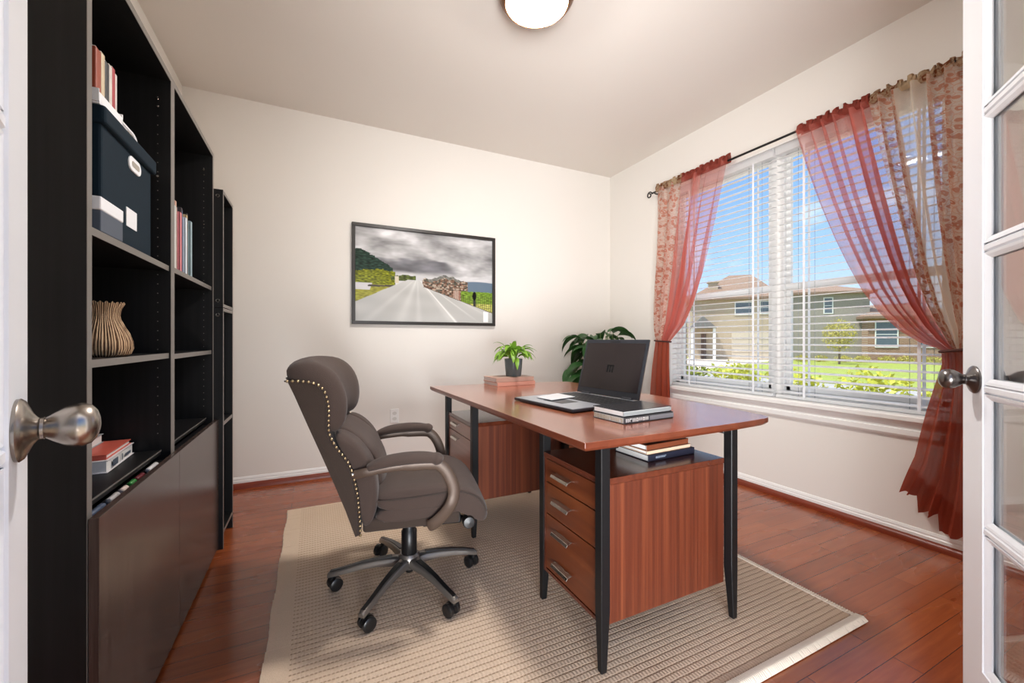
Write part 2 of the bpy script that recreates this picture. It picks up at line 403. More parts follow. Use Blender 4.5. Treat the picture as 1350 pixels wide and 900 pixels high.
# reveal lining, stool and apron
b = MB()
b.box(XW+.001, WY0, WZ0-.002, fx0, WY0+.006, WZ1); b.box(XW+.001, WY1-.006, WZ0, fx0, WY1, WZ1); b.box(XW+.001, WY0, WZ1-.006, fx0, WY1, WZ1)
struct(b.build('trim_3', M_trim))
b = MB()
b.prism([(XW+.075, WZ0+.002), (XW-.045, WZ0+.002), (XW-.052, WZ0-.006), (XW-.052, WZ0-.026), (XW-.045, WZ0-.034), (XW-.034, WZ0-.036),
         (XW-.030, WZ0-.05), (XW-.018, WZ0-.066), (XW-.016, WZ0-.074), (XW-.024, WZ0-.078), (XW-.024, WZ0-.104), (XW-.016, WZ0-.116), (XW, WZ0-.118), (XW+.001, WZ0-.03), (XW+.075, WZ0-.03)],
        WY0-.05, WY1+.06, 'y')
struct(b.build('trim_4', M_trim))

def blind(y0, y1, tapes, label):
    t = thing('window_blind', label, 'blind', (XW+.04, (y0+y1)/2, WZ0+.005), 0, 'slatted blinds in the window')
    x = XW+.036
    MB().box(x-.026, y0, WZ1-.062, x+.026, y1, WZ1-.008).build('headrail', M_blind, t, bevel=.003)
    b = MB(); n = 36; z0 = WZ0+.048; dz = (WZ1-.085-z0)/(n-1)
    for k in range(n):
        z = z0+k*dz; sec = []
        for i in range(7):
            q = -1+2*i/6; sec.append((x+q*.0245, z+.0022*(1-q*q)+q*.0035))
        poly = sec+[(p[0], p[1]-.0028) for p in sec[::-1]]
        b.prism(poly, y0+.004, y1-.004, 'y', smooth=False)
    b.build('slats', M_blind, t)
    MB().box(x-.025, y0+.004, WZ0+.006, x+.025, y1-.004, WZ0+.026).build('bottom_rail', M_blind, t, bevel=.004)
    for q in tapes:
        b = MB(); b.box(x-.0285, q-.007, WZ0+.02, x-.0275, q+.007, WZ1-.06); b.box(x+.0275, q-.007, WZ0+.02, x+.0285, q+.007, WZ1-.06)
        b.build('ladder_tape', M_tape, t)
    b = MB()
    for q in tapes:
        for s in (-.03, .03): b.tube([(x, q+s*1.6, WZ0+.02), (x, q+s*1.6, WZ1-.06)], .0012, 5)
    b.build('lift_cord', M_string, t)
    return t
blind(1.742, WY1-.012, (1.88, 2.43), 'white slatted blind over the window half nearer the room corner')
blind(WY0+.012, 1.728, (.994, 1.545), 'white slatted blind over the window half beside the open glazed door')

# ------------------------------------------------------------------ curtain rod and curtains
RX, RZ = XW-.075, 2.345
t = thing('curtain_rod', 'thin black curtain rod with scrolled ends above the window', 'curtain rod', (RX, 1.8, RZ))
MB().tube([(RX, .80, RZ-.004), (RX, 2.76, RZ+.004)], .0075, 12).build('rod', M_rod, t)
for sy, yy in ((1, 2.76), (-1, .80)):
    pts = []
    for k in range(30):
        a = k/29*2*PI*1.25; r = .030-.018*k/29
        pts.append((RX, yy+sy*(.03-r*math.sin(a)*-1 if False else .032+r*math.sin(a-1.4)), RZ+r*math.cos(a-1.4)-.004))
    MB().tube([(RX, yy-sy*.01, RZ)]+pts, .0055, 8).build('finial', M_rod, t)
for yy in (2.72, .835):
    b = MB(); b.box(XW-.006, yy-.012, RZ-.05, XW, yy+.012, RZ+.02); b.tube([(XW-.004, yy, RZ-.012), (RX-.002, yy, RZ-.014)], .006, 8)
    b.tube([(RX+.012, yy, RZ-.014), (RX+.01, yy, RZ-.013), (RX-.01, yy, RZ-.013), (RX-.013, yy, RZ+.004)], .005, 8)
    b.build('bracket', M_rod, t)

def curtain(label, inner, outer, inner2, outer2, split, folds, seed, xbase, tie, flip, matF):
    """inner/outer: (Y, Z) edge lines from rod to tie; inner2/outer2: from tie to hem"""
    rr = random.Random(seed)
    t = thing('curtain', label, 'curtain', (xbase, (inner[0][0]+outer[0][0])/2, .3), 0, 'tied back sheer curtains')
    ph = [rr.uniform(0, 6.28) for _ in range(4)]
    def warp(u, k):
        return u + k*(1.15/(2*PI*folds))*math.sin(2*PI*folds*u+ph[0]) + k*.010*math.sin(2*PI*folds*.43*u+ph[1])
    def pos(u, v):
        if v <= 1:
            s = v; amp = .020*(1-s)+.030*math.sin(PI*s)+.012*s
            w = warp(u, min(1, .9+.5*s)); w = max(0, min(1, w))
            A = interp(inner, s); B = interp(outer, s)
        else:
            s = v-1; amp = .014+.030*s; w = max(0, min(1, warp(u, .8))); A = interp(inner2, s); B = interp(outer2, s)
        y = A[0]+(B[0]-A[0])*w; z = A[1]+(B[1]-A[1])*w
        if v > 1: z += s**6*(.055*math.sin(2*PI*2.5*u+ph[2])-.02)
        if v > 1:
            w = A[0]+(B[0]-A[0])*max(0, min(1, u+.02*math.sin(2*PI*2.6*u))); y = w
            z = A[1]+(B[1]-A[1])*u + (v-1)**6*(.085*(((3*u+.02) % 1)-.5)+.006*math.sin(2*PI*5*u))
        x = xbase + amp*math.sin(2*PI*(folds if v <= 1 else 3.1)*u+ph[0]+.5+1.5*v) + (.006 if v <= 1 else .004)*math.sin(2*PI*folds*(2.3 if v <= 1 else 1.1)*u+ph[3]+2*v)
        x = min(x, (RX+.028) if v < .8 else (XW-.062))
        if v > 1.5: x = min(x, XW-.05)
        return Vector((x, y, z))
    def sheet(name, u0, u1, v0, v1, mat, nu, nv):
        b = MB(); b.grid(lambda i, j: pos(u0+(u1-u0)*i, v0+(v1-v0)*j), nu, nv)
        uv = [((u0+(u1-u0)*(i/nu)), (v0+(v1-v0)*(j/nv))) for j in range(nv+1) for i in range(nu+1)]
        return b.build(name, mat, t, uv=uv)
    o = sheet('sheer_panel', 0, split, 0, 1, M_sheer, 150, 90)
    o = sheet('floral_panel', split, 1, 0, 1, matF, 110, 90); o['label'] = 'cream floral panel sewn to the outer side'
    o = sheet('gathered_tail', 0, 1, 1, 1.84, M_sheerlow, 130, 46)
    o = sheet('hem', 0, 1, 1.84, 2, M_hem, 130, 10)
    # ruffled header over the rod
    def head(name, u0, u1, mat, nu):
        b = MB()
        def fn(i, j):
            u = u0+(u1-u0)*i; A, B = inner[0], outer[0]
            y = A[0]+(B[0]-A[0])*u + .006*math.sin(u*331+j*5); z = A[1]+(B[1]-A[1])*u
            hh = .028+.012*math.sin(u*97)+.008*math.sin(u*211)
            ang = j*2*PI
            if j < .5:
                q = j/.5; zz = z-.022+q*(.022+.010+hh); xx = RX-.0125-.010*math.sin(PI*min(1, q*1.4))-.007*math.sin(u*260+q*2)*q
            else:
                q = (j-.5)/.5; zz = z+.010+hh-q*(.022+.010+hh); xx = RX+.0125+.008*math.sin(PI*(1-q))-.007*math.sin(u*260+2-q)*(1-q)
            return Vector((xx, y, zz))
        b.grid(fn, nu, 14)
        uv = [((u0+(u1-u0)*(i/nu)), j/14*.1) for j in range(15) for i in range(nu+1)]
        return b.build(name, mat, t, uv=uv)
    head('header', 0, split, M_sheerhead, 150); head('header', split, 1, M_florhead, 120)
    ty, tz, tw = tie
    pts = [(xbase+.034*math.cos(a)*1.15-.004, ty+tw*math.sin(a), tz+.006*math.sin(a)*flip) for a in [2*PI*k/28 for k in range(29)]]
    MB().tube(pts, .0065, 8).build('tieback', M_cord, t)
    return t
curtain('terracotta sheer curtain with cream floral border, tied back beside the room corner',
        [(2.005, 2.352), (2.06, 2.14), (2.112, 1.935), (2.212, 1.553), (2.30, 1.33), (2.40, 1.16), (2.50, 1.07), (2.545, 1.03)],
        [(2.70, 2.358), (2.712, 1.825), (2.722, 1.361), (2.715, 1.15), (2.695, 1.03)],
        [(2.545, 1.03), (2.54, .80), (2.53, .50), (2.53, .12)], [(2.695, 1.03), (2.725, .80), (2.745, .50), (2.75, .09)],
        .60, 6, 3, 2.70, (2.62, 1.03, .085), 1, M_flor2)
curtain('wide terracotta and cream floral sheer curtain, tied back beside the glazed door',
        [(1.525, 2.335), (1.45, 2.07), (1.373, 1.826), (1.30, 1.62), (1.234, 1.45), (1.17, 1.30), (1.099, 1.18), (1.02, 1.085), (.95, 1.03), (.872, .992)],
        [(.795, 2.33), (.785, 1.8), (.778, 1.3), (.782, 1.1), (.80, 1.0)],
        [(.872, .992), (.869, .926), (.922, .703), (.97, .471), (1.037, .30)], [(.80, 1.0), (.79, .85), (.785, .6), (.795, .3), (.81, .08)],
        .50, 11, 11, 2.695, (.835, .99, .045), -1, M_flor)

# ------------------------------------------------------------------ French doors
def knob(parent, x, z, side, mat):
    """side: +1 / -1 face of the leaf in its local y"""
    M = Matrix.Translation((x, side*.0175, z)) @ Matrix.Rotation(-side*PI/2, 4, 'X')
    prof = [(.001, 0), (.033, 0), (.0335, .003), (.031, .006), (.024, .009), (.0170, .012), (.0128, .015), (.0108, .017), (.0122, .0174), (.0122, .0200), (.0108, .0204), (.0122, .0225),
            (.0165, .0280), (.0212, .0350), (.0242, .0430), (.0244, .0490), (.0215, .0565), (.0152, .0612), (.007, .0634), (.001, .0640)]
    b = MB().lathe(prof, 40, M)
    pin = Matrix.Translation((x+.006, side*.0175, z-.004)) @ Matrix.Rotation(-side*PI/2, 4, 'X')
    return b.build('door_knob', mat, parent, local=True)
def french_door(name, hinge, ang, W, face, kmat):
    o = bpy.data.objects.new(name, None)
    b = MB(); T = .0175; H = 2.03; st = .096
    b.box(0, -T, .01, st, T, H); b.box(W-st, -T, .01, W, T, H)
    b.box(st, -T, .01, W-st, T, .258); b.box(st, -T, 1.91, W-st, T, H)
    def bar(p0, p1, vertical):
        w = .011
        pr = [(-w, -.008), (-w*.45, -T+.002), (w*.45, -T+.002), (w, -.008), (w, .008), (w*.45, T-.002), (-w*.45, T-.002), (-w, .008)]
        if vertical: b.prism([(p0+q, h) for q, h in pr], .258, 1.91, 'z')
        else: b.prism([(h, p0+q) for q, h in pr], st, W-st, 'x')
    zs = [.591, .924, 1.256, 1.577]; xm = W/2
    for z in zs: bar(z, None, False)
    bar(xm, None, True)
    # glazing beads around each light
    cells = [(a, c) for a in ((st, xm-.011), (xm+.011, W-st)) for c in zip([.258]+[z+.011 for z in zs], [z-.011 for z in zs]+[1.91])]
    for (x0, x1), (z0, z1) in cells:
        for sg in (-1, 1):
            pr = [(0, sg*(T-.003)), (.006, sg*(T-.005)), (.014, sg*.007), (.014, sg*.004), (0, sg*.004)]
            b.prism([(x0+q, h) for q, h in pr], z0, z1, 'z'); b.prism([(x1-q, h) for q, h in pr], z0, z1, 'z')
            b.prism([(h, z0+q) for q, h in pr], x0, x1, 'x'); b.prism([(h, z1-q) for q, h in pr], x0, x1, 'x')
    d = b.build(name, M_doorp, None, local=True)
    d.location = (hinge[0], hinge[1], 0); d.rotation_euler = (0, 0, ang); FR[d] = Matrix.Translation(d.location) @ Matrix.Rotation(ang, 4, 'Z')
    bpy.data.objects.remove(o)
    struct(d)
    b = MB()
    for (x0, x1), (z0, z1) in cells: b.box(x0+.002, -.002, z0+.002, x1-.002, .002, z1-.002)
    b.build('pane', M_dglass, d, local=True)
    knob(d, W-.062, .944, face, kmat); knob(d, W-.062, .944, -face, kmat)
    b = MB()
    for z in (.25, 1.02, 1.78): b.tube([(-.004, -face*T, z-.045), (-.004, -face*T, z+.045)], .006, 10)
    b.build('hinge', M_knob, d, local=True)
    return d
WL = .62
# left leaf swung past square, right leaf swung wide against the front wall
hl = (-.14, YF)
aL = math.radians(106.86)
dl = french_door('door_1', hl, aL, WL, -1, M_knob)
aR = math.radians(35)
hr = (.997, .0765)
dr = french_door('door_2', hr, aR, WL, 1, M_knob2)
b = MB(); b.box(WL, -.016, .862, WL+.013, .008, 1.082); b.build('astragal_block', M_doorp, dr, local=True, bevel=.002)
b = MB(); b.box(WL+.0015, .0081, .966, WL+.0125, .0098, 1.052); b.build('latch_plate', M_blk, dr, local=True)

# ------------------------------------------------------------------ bookshelves
def shelf_unit(y0, y1, label, shelves, low):
    xf, xb, zt, th = -.45, -.785, 1.955, .018
    t = thing('bookcase', label, 'bookcase', (xb, (y0+y1)/2, 0), 0, 'black brown bookcases along the left wall')
    def panel(name, *bx):
        o = MB().box(*bx).build(name, M_shelf, t, bevel=.0008, seg=1); return o
    e = .0012
    for ya, yb in ((y0, y0+.021), (y1-.018, y1)):
        panel('side_panel', xb, ya, 0, xf, yb, zt)
        MB().box(xf, ya, 0, xf+e, yb, zt).build('edge_band', M_shelfe, t)
    a0, a1 = y0+.021, y1-.018
    panel('top_panel', xb, a0, zt-.02, xf, a1, zt); MB().box(xf, a0, zt-.02, xf+e, a1, zt).build('edge_band', M_shelfe, t)
    panel('back_panel', xb, a0, .06, xb+.006, a1, zt-.02)
    for z in shelves:
        s = panel('shelf', xb+.006, a0, z-.018, xf-.006, a1, z)
        MB().box(xf-.006, a0, z-.018, xf-.006+e, a1, z).build('edge_band', M_shelfe, s)
    s = panel('shelf', xb+.006, a0, low-.016, xf-.026, a1, low)
    MB().box(xf-.026, a0, low-.004, xf-.0248, a1, low).build('edge_band', M_shelfe, s)
    panel('ledge', xf-.04, a0, .618, xf-.002, a1, .628)
    panel('base_panel', xb+.006, a0, .06, xf-.004, a1, .078)
    d = MB().box(xf+.003, y0-.001, .018, xf+.021, y1-.0015, .648).build('door', M_shdoor, t, bevel=.001, seg=1)
    for k in range(37):
        z = .72+k*.032
        MB().lathe([(.0018, 0), (.0018, .0006)], 8, Matrix.Translation((xf-.035, a1, z)) @ Matrix.Rotation(PI/2, 4, 'X')).build('peg_hole', M_shelfe, t)
    for z in [1.865, 1.84]+[q+.004 for q in shelves[:1]]+[1.60]:
        MB().lathe([(.0045, 0), (.0045, .003), (.003, .005)], 10, Matrix.Translation((xf-.035, a1, z)) @ Matrix.Rotation(PI/2, 4, 'X')).build('shelf_peg', M_chrome, t)
    return t
shelf_unit(1.212, 1.811, 'tall black brown bookcase nearest the door, holding the navy box and vase', (1.296, .995), .663)
shelf_unit(1.811, 2.457, 'tall black brown bookcase in the middle, with a row of slim books', (1.300, .990), .663)
def tower():
    x0, x1, y0, y1 = -.72, -.412, 2.462, 2.737
    t = thing('narrow_bookcase', 'lower narrow black open bookcase at the far end of the row', 'bookcase', ((x0+x1)/2, (y0+y1)/2, 0))
    for z0, z1, nm in ((0.0, 1.200, 'lower'), (1.203, 1.787, 'upper')):
        for ya, yb in ((y0, y0+.016), (y1-.016, y1)):
            MB().box(x0, ya, z0, x1, yb, z1).build('side_panel', M_shelf, t); MB().box(x1, ya, z0, x1+.0012, yb, z1).build('edge_band', M_shelfe, t)
        for za, zb in ((z0 if z0 else .075, (z0 if z0 else .075)+.016), (z1-.016, z1)):
            MB().box(x0, y0+.016, za, x1, y1-.016, zb).build('shelf', M_shelf, t); MB().box(x1, y0+.016, za, x1+.0012, y1-.016, zb).build('edge_band', M_shelfe, t)
        MB().box(x0, y0+.016, z0+.02, x0+.005, y1-.016, z1-.016).build('back_panel', M_shelf, t)
    MB().box(x0, y0+.016, .612, x1-.002, y1-.016, .63).build('shelf', M_shelf, t); MB().box(x1-.002, y0+.016, .612, x1, y1-.016, .63).build('edge_band', M_shelfe, t)
    for z in (1.755, 1.235, 1.165):
        MB().lathe([(.004, 0), (.004, .0012), (.008, .0014), (.009, .0004), (.009, 0)], 14, Matrix.Translation((x1-.022, y0, z)) @ Matrix.Rotation(PI/2, 4, 'X')).build('cam_lock', M_chrome, t)
tower()

# ------------------------------------------------------------------ things on the bookcases
M_navy = simple('navy teal box cloth', (15, 33, 45), .8, 0, .1, 30, .15, 300, .2)
M_paper = simple('white paper', (226, 224, 220), .8, 0, .03)
M_lab = simple('white card label', (236, 238, 242), .6, 0, .02)
M_grayb = simple('slate grey board', (74, 84, 98), .6, 0, .05)
t = thing('storage_box', 'navy cloth storage box with lid and metal handle on upper shelf', 'box', (-.6, 1.525, 1.296))
b = MB(); b.box(-.755, 1.362, 1.2965, -.478, 1.705, 1.585); b.build('body', M_navy, t, bevel=.006)
b = MB(); b.box(-.763, 1.350, 1.577, -.466, 1.716, 1.622); b.build('lid', M_navy, t, bevel=.008, seg=3)
def oval(y, z, ry, rz, n=28): return [(y+ry*math.cos(2*PI*k/n)*(1 if abs(math.cos(2*PI*k/n)) > .3 else 1), z+rz*math.sin(2*PI*k/n)) for k in range(n)]
def stadium(cy, cz, L, h, n=10):
    p = []
    for k in range(n+1): a = -PI/2+PI*k/n; p.append((cy+L/2-h/2+h/2*math.cos(a), cz+h/2*math.sin(a)))
    for k in range(n+1): a = PI/2+PI*k/n; p.append((cy-L/2+h/2+h/2*math.cos(a), cz+h/2*math.sin(a)))
    return p
o = MB().prism(stadium(1.565, 1.549, .088, .040), -.479, -.474, 'x').build('handle', M_lab, t, bevel=.0015); o['label'] = 'white metal handle plate'
MB().prism(stadium(1.565, 1.549, .056, .016), -.4745, -.4732, 'x').build('handle_slot', M_chrome, t)
MB().box(-.4785, 1.508, 1.362, -.4765, 1.582, 1.415).build('label_card', M_lab, t)

t = thing('small_box', 'small slate box with white lid in front of the navy box', 'box', (-.466, 1.40, 1.296))
MB().box(-.474, 1.292, 1.2965, -.4545, 1.415, 1.347).build('body', M_grayb, t, bevel=.002)
MB().box(-.4755, 1.290, 1.347, -.4535, 1.417, 1.379).build('lid', M_lab, t, bevel=.003)

t = thing('magazine_holder', 'low white magazine holder standing on the navy box lid', 'holder', (-.55, 1.42, 1.622))
b = MB(); b.box(-.62, 1.352, 1.623, -.478, 1.490, 1.628); b.box(-.484, 1.352, 1.628, -.478, 1.490, 1.652); b.box(-.62, 1.352, 1.628, -.478, 1.350, 1.660); b.box(-.62, 1.485, 1.628, -.478, 1.490, 1.662)
b.build('body', M_lab, t, bevel=.002)
mag = [((150, 72, 52), .029), ((206, 190, 160), .021), ((52, 54, 58), .024), ((212, 204, 196), .018), ((168, 54, 62), .018), ((220, 216, 212), .012)]
y = 1.358
nm = ['rust red', 'cream', 'charcoal', 'pale grey', 'crimson', 'off white']
for i, (c, w) in enumerate(mag):
    h = .138+.005*math.sin(i*2.1)
    t = thing('magazine', f'{nm[i]} magazine standing in the white holder on the navy box', 'magazine', (-.55, y+w/2, 1.628), 0, 'magazines in the white holder')
    m = simple('magazine cover '+nm[i], c, .45, 0, .25, 30)
    MB().box(-.605, y, 1.6285, -.4865, y+w-.001, 1.6285+h).build('cover', m, t, bevel=.003)
    MB().box(-.603, y+.002, 1.6285+h, -.489, y+w-.003, 1.6285+h+.0015).build('pages', M_paper, t)
    y += w
t = thing('oval_case', 'white rounded case standing on the navy box lid beside the magazines', 'case', (-.51, 1.612, 1.622))
b = MB(); Mt_ = Matrix.Translation((-.515, 1.612, 1.6225)) @ Matrix.Rotation(-.12, 4, 'Y')
def ringx(sc, x, o=0): return [Mt_ @ Vector((x, p[0]*(1-(1-sc)*.5), .032+p[1]*sc)) for p in stadium(0, 0, .165, .062)]
b.loft([ringx(.8, -.014), ringx(1, -.008), ringx(1, .008), ringx(.86, .014), ringx(.66, .014), ringx(.6, .010), ringx(.2, .010)])
b.build('shell', M_lab, t)
b = MB(); b.prism(stadium(1.612, 1.655, .05, .014), -.5045, -.500, 'x'); b.build('window', M_chrome, t)

def woven():
    t = NT('woven dried stalk vase'); v = t.coord()
    w = t.n('ShaderNodeTexWave', wave_type='BANDS', bands_direction='X')
    sp = t.n('ShaderNodeSeparateXYZ'); t.l(v, sp.inputs[0])
    ang = t.math('ARCTAN2', sp.outputs[1], sp.outputs[0])
    cb = t.n('ShaderNodeCombineXYZ'); t.l(t.math('MULTIPLY', ang, 1.0), cb.inputs[0]); t.l(t.math('MULTIPLY', sp.outputs[2], .9), cb.inputs[2])
    t.l(cb.outputs[0], w.inputs['Vector']); w.inputs['Scale'].default_value = 2.9; w.inputs['Distortion'].default_value = 4.5; w.inputs['Detail'].default_value = 3
    n = t.noise(v, 60, 4)
    f = t.math('ADD', t.math('MULTIPLY', w.outputs['Fac'], .65), t.math('MULTIPLY', n, .4))
    c = t.ramp(f, [(.2, lin((58, 38, 26))), (.42, lin((150, 116, 86))), (.75, lin((206, 176, 142)))])
    t.bsdf(c, .8, 0, t.bump(f, .8, .004), .2); return t.m
t = thing('vase', 'flared tan vase bundled from dried stalks on the middle shelf', 'vase', (-.515, 1.475, .9955))
prof = [(.001, 0), (.046, 0), (.056, .006), (.061, .022), (.060, .042), (.053, .066), (.043, .088), (.036, .106), (.0345, .118), (.037, .134), (.043, .152), (.0405, .1525), (.034, .135), (.031, .118), (.032, .10), (.001, .08)]
b = MB(); n = 96; vs = []; fs = []
for r, z in prof:
    for k in range(n):
        a = 2*PI*k/n; rr_ = r*(1+.018*math.sin(26*a+3*math.sin(z*40)+2*math.sin(3*a))+.02*mnoise.noise(Vector((a*4, z*50, 0)))); vs.append((rr_*math.cos(a), rr_*math.sin(a), z*.95+(.003*math.sin(22*a) if z > .15 else 0)))
for i in range(len(prof)-1):
    for k in range(n): fs.append((i*n+k, i*n+(k+1) % n, (i+1)*n+(k+1) % n, (i+1)*n+k))
b.add(vs, fs, 0, True); b.build('body', woven(), t, local=True)

# books in the middle bookcase
cols = [((224, 222, 214), 'white'), ((40, 60, 74), 'dark slate'), ((176, 190, 96), 'lime green'), ((206, 210, 208), 'silver grey'), ((212, 170, 150), 'peach'), ((236, 226, 220), 'ivory'),
        ((206, 120, 128), 'rose'), ((54, 50, 58), 'charcoal'), ((92, 120, 170), 'blue'), ((214, 222, 232), 'ice blue'), ((196, 172, 130), 'tan'), ((30, 30, 34), 'black'), ((150, 176, 184), 'grey teal')]
y = 1.834
for i, (c, nmx) in enumerate(cols):
    w = .0225 if i % 3 else .030; h = .25+.016*math.sin(i*1.9); d = .17
    t = thing('book', f'slim {nmx} book in the upright row on the middle bookcase', 'book', (-.55, y+w/2, 1.3), 0, 'upright books on the middle bookcase')
    m = simple('book cover '+nmx, c, .5, 0, .12, 40)
    xs = -.470-.004*(i % 3)
    b = MB(); b.box(xs-d, y, 1.3005, xs, y+.002, 1.3005+h); b.box(xs-d, y+w-.003, 1.3005, xs, y+w-.001, 1.3005+h); b.box(xs-.002, y, 1.3005, xs, y+w-.001, 1.3005+h)
    b.build('cover', m, t); MB().box(xs-d+.003, y+.002, 1.3035, xs-.002, y+w-.003, 1.2975+h).build('pages', M_paper, t)
    y += w
# little stack on the lower shelf of the first bookcase
def flat_book(name, label, cat, c, cx, cy, z, lx, ly, h, rz, spine=None, group=None, pages=True, mat=None, rough=.4, hard=.0025):
    """book lying flat; its spine is on local -y unless pages=False"""
    t = thing(name, label, cat, (cx, cy, z), rz, group)
    m = mat or simple(label[:40], c, rough, 0, .1, 20)
    b = MB(); b.box(-lx/2, -ly/2, 0, lx/2, ly/2, hard); b.box(-lx/2, -ly/2, h-hard, lx/2, ly/2, h)
    if spine == 'y': b.box(-lx/2, -ly/2, 0, lx/2, -ly/2+hard, h)
    elif spine == 'x': b.box(-lx/2, -ly/2, 0, -lx/2+hard, ly/2, h)
    b.build('cover', m, t, local=True, bevel=.0008, seg=1)
    MB().box(-lx/2+.004, -ly/2+.004, hard, lx/2-.004, ly/2-.004, h-hard).build('pages', M_paper, t, local=True)
    return t
zb = .6635
b1 = flat_book('book', 'thick white book at the bottom of the lower shelf stack', 'book', (222, 216, 218), -.600, 1.655, zb, .13, .235, .036, .06, 'x', 'stack on the lower shelf')
b = MB(); b.box(-.0655, -.02, .010, -.0645, .02, .026)
b.box(.0648, -.075, .008, .0658, -.035, .027); b.box(.0648, .0, .008, .0658, .006, .027); b.box(.0648, .03, .012, .0658, .08, .02)
b.build('spine_mark', M_grayb, b1, local=True)
flat_book('book', 'red covered book in the middle of the lower shelf stack', 'book', (196, 92, 76), -.602, 1.652, zb+.0365, .125, .215, .014, .06, 'y', 'stack on the lower shelf')
flat_book('book', 'grey box file on top of the lower shelf stack', 'book', (158, 160, 162), -.63, 1.64, zb+.051, .06, .2, .028, .06, 'x', 'stack on the lower shelf')
# small odds and ends on the ledge above the cabinet door
odds = [((70, 82, 104), 'slate blue', 1.30, .07), ((176, 172, 170), 'pale grey', 1.39, .05), ((214, 196, 184), 'beige', 1.455, .03), ((44, 120, 52), 'green', 1.51, .032), ((96, 22, 34), 'maroon', 1.565, .05), ((206, 204, 204), 'white', 1.67, .075)]
for c, nmx, yy, L in odds:
    t = thing('marker_pen', f'{nmx} marker pen on the ledge above the first cabinet door', 'pen', (-.47, yy, .628), 0, 'pens on the cabinet ledge')
    m = simple('pen '+nmx, c, .45)
    M = Matrix.Translation((-.466, yy-L/2, .6358)) @ Matrix.Rotation(-PI/2, 4, 'X')
    MB().lathe([(.005, 0), (.007, .002), (.007, L*.7)], 12, M).build('barrel', m, t); MB().lathe([(.0075, L*.7), (.0075, L*.97), (.005, L)], 12, M).build('cap', m, t)

# ------------------------------------------------------------------ rug
X0, X1, Y0, Y1 = -.147, 1.832, .80, 2.82
t = thing('area_rug', 'beige ribbed jute rug under the desk and chair', 'rug', ((X0+X1)/2, (Y0+Y1)/2, 0))
bw = .075
MB().box(X0+bw, Y0+.02, .001, X1-.02, Y1-.02, .011).build('weave', M_rug, t)
b = MB()
def strip(ax, a0, a1, c0, c1):
    n = 40
    for k in range(n):
        q0, q1 = a0+(a1-a0)*k/n, a0+(a1-a0)*(k+1)/n; h = .0125+.0004*math.sin(k*1.7)
        if ax == 'y': b.box(c0+.003*math.sin(k*.9), q0, .0005, c1, q1, h)
        else: b.box(q0, c0, .0005, q1, c1, h)
strip('y', Y0+.02, Y1, X0, X0+bw); strip('x', X0+bw, X1, Y1-.02, Y1)
b.build('border', M_rugb, t)
b = MB(); n = 260
for k in range(n):
    x = X0+(X1-X0)*(k+.5)/n; q = R.uniform(-.004, .004)
    b.tube([(x, Y0+.03, .011), (x+q*.5, Y0+.006, .014), (x+q, Y0-.008, .006)], [.0055, .006, .0045], 6)
n = 240
for k in range(n):
    y = Y0+(Y1-.02-Y0)*(k+.5)/n
    b.tube([(X1-.025, y, .011), (X1-.008, y, .012), (X1, y+R.uniform(-.003, .003), .005)], [.005, .0055, .004], 5)
b.build('fringe', M_fringe, t)
RT = .0125                                                  # rug top

# ------------------------------------------------------------------ desk
t = thing('desk', 'walnut double pedestal desk with floating top and black steel legs', 'desk', (1.15, 1.75, 0))
ZT, TH = .74, .028
out = [(.708, .984), (1.10, .980), (1.40, .986), (1.55, .996), (1.585, 1.004), (1.607, 1.018), (1.616, 1.04), (1.636, 1.14), (1.655, 1.30), (1.665, 1.45), (1.668, 1.62), (1.668, 1.80), (1.665, 2.0), (1.66, 2.25), (1.655, 2.47), (1.64, 2.50), (1.45, 2.545), (1.2, 2.59), (.95, 2.62), (.674, 2.632)]
b = MB()
n = len(out); vs = [(x, y, ZT-TH+.010) for x, y in out]+[(x, y, ZT) for x, y in out]
cx, cy = 1.16, 1.8
ins = [(x+(cx-x)*.02, y+(cy-y)*.012, ZT-TH) for x, y in out]
vs += ins
b.add(vs, [tuple(range(n, 2*n))], 0)
b.f.append(tuple(range(2*n, 3*n))[::-1]); b.mi.append(1); b.sm.append(False)
for i in range(n):
    j = (i+1) % n
    b.f.append((i, j, n+j, n+i)); b.mi.append(1); b.sm.append(False)
    b.f.append((2*n+i, 2*n+j, j, i)); b.mi.append(1); b.sm.append(False)
b.build('tabletop', [M_top, M_edge], t, bevel=.002)

def leg(x, y, top, inx, iny):
    w = .017; b = MB()
    loops = []
    for z, k in ((RT, .62), (.20, 1.0), (top, 1.0)):
        ox = inx*(1-k)*w*.8; oy = iny*(1-k)*w*.8; q = w*k
        loops.append([(x-q-ox, y-q-oy, z), (x+q-ox, y-q-oy, z), (x+q-ox, y+q-oy, z), (x-q-ox, y+q-oy, z)])
    b.loft(loops, smooth=False)
    b.box(x-w, y-w, top-.004, x+w-inx*.0, y+w, top)
    b.box(x-w if inx > 0 else x-.055, y-.012, top-.012, x+.055 if inx > 0 else x+w, y+.012, top)
    b.build('leg', M_blk, t, bevel=.002, seg=1)
LT = ZT-TH
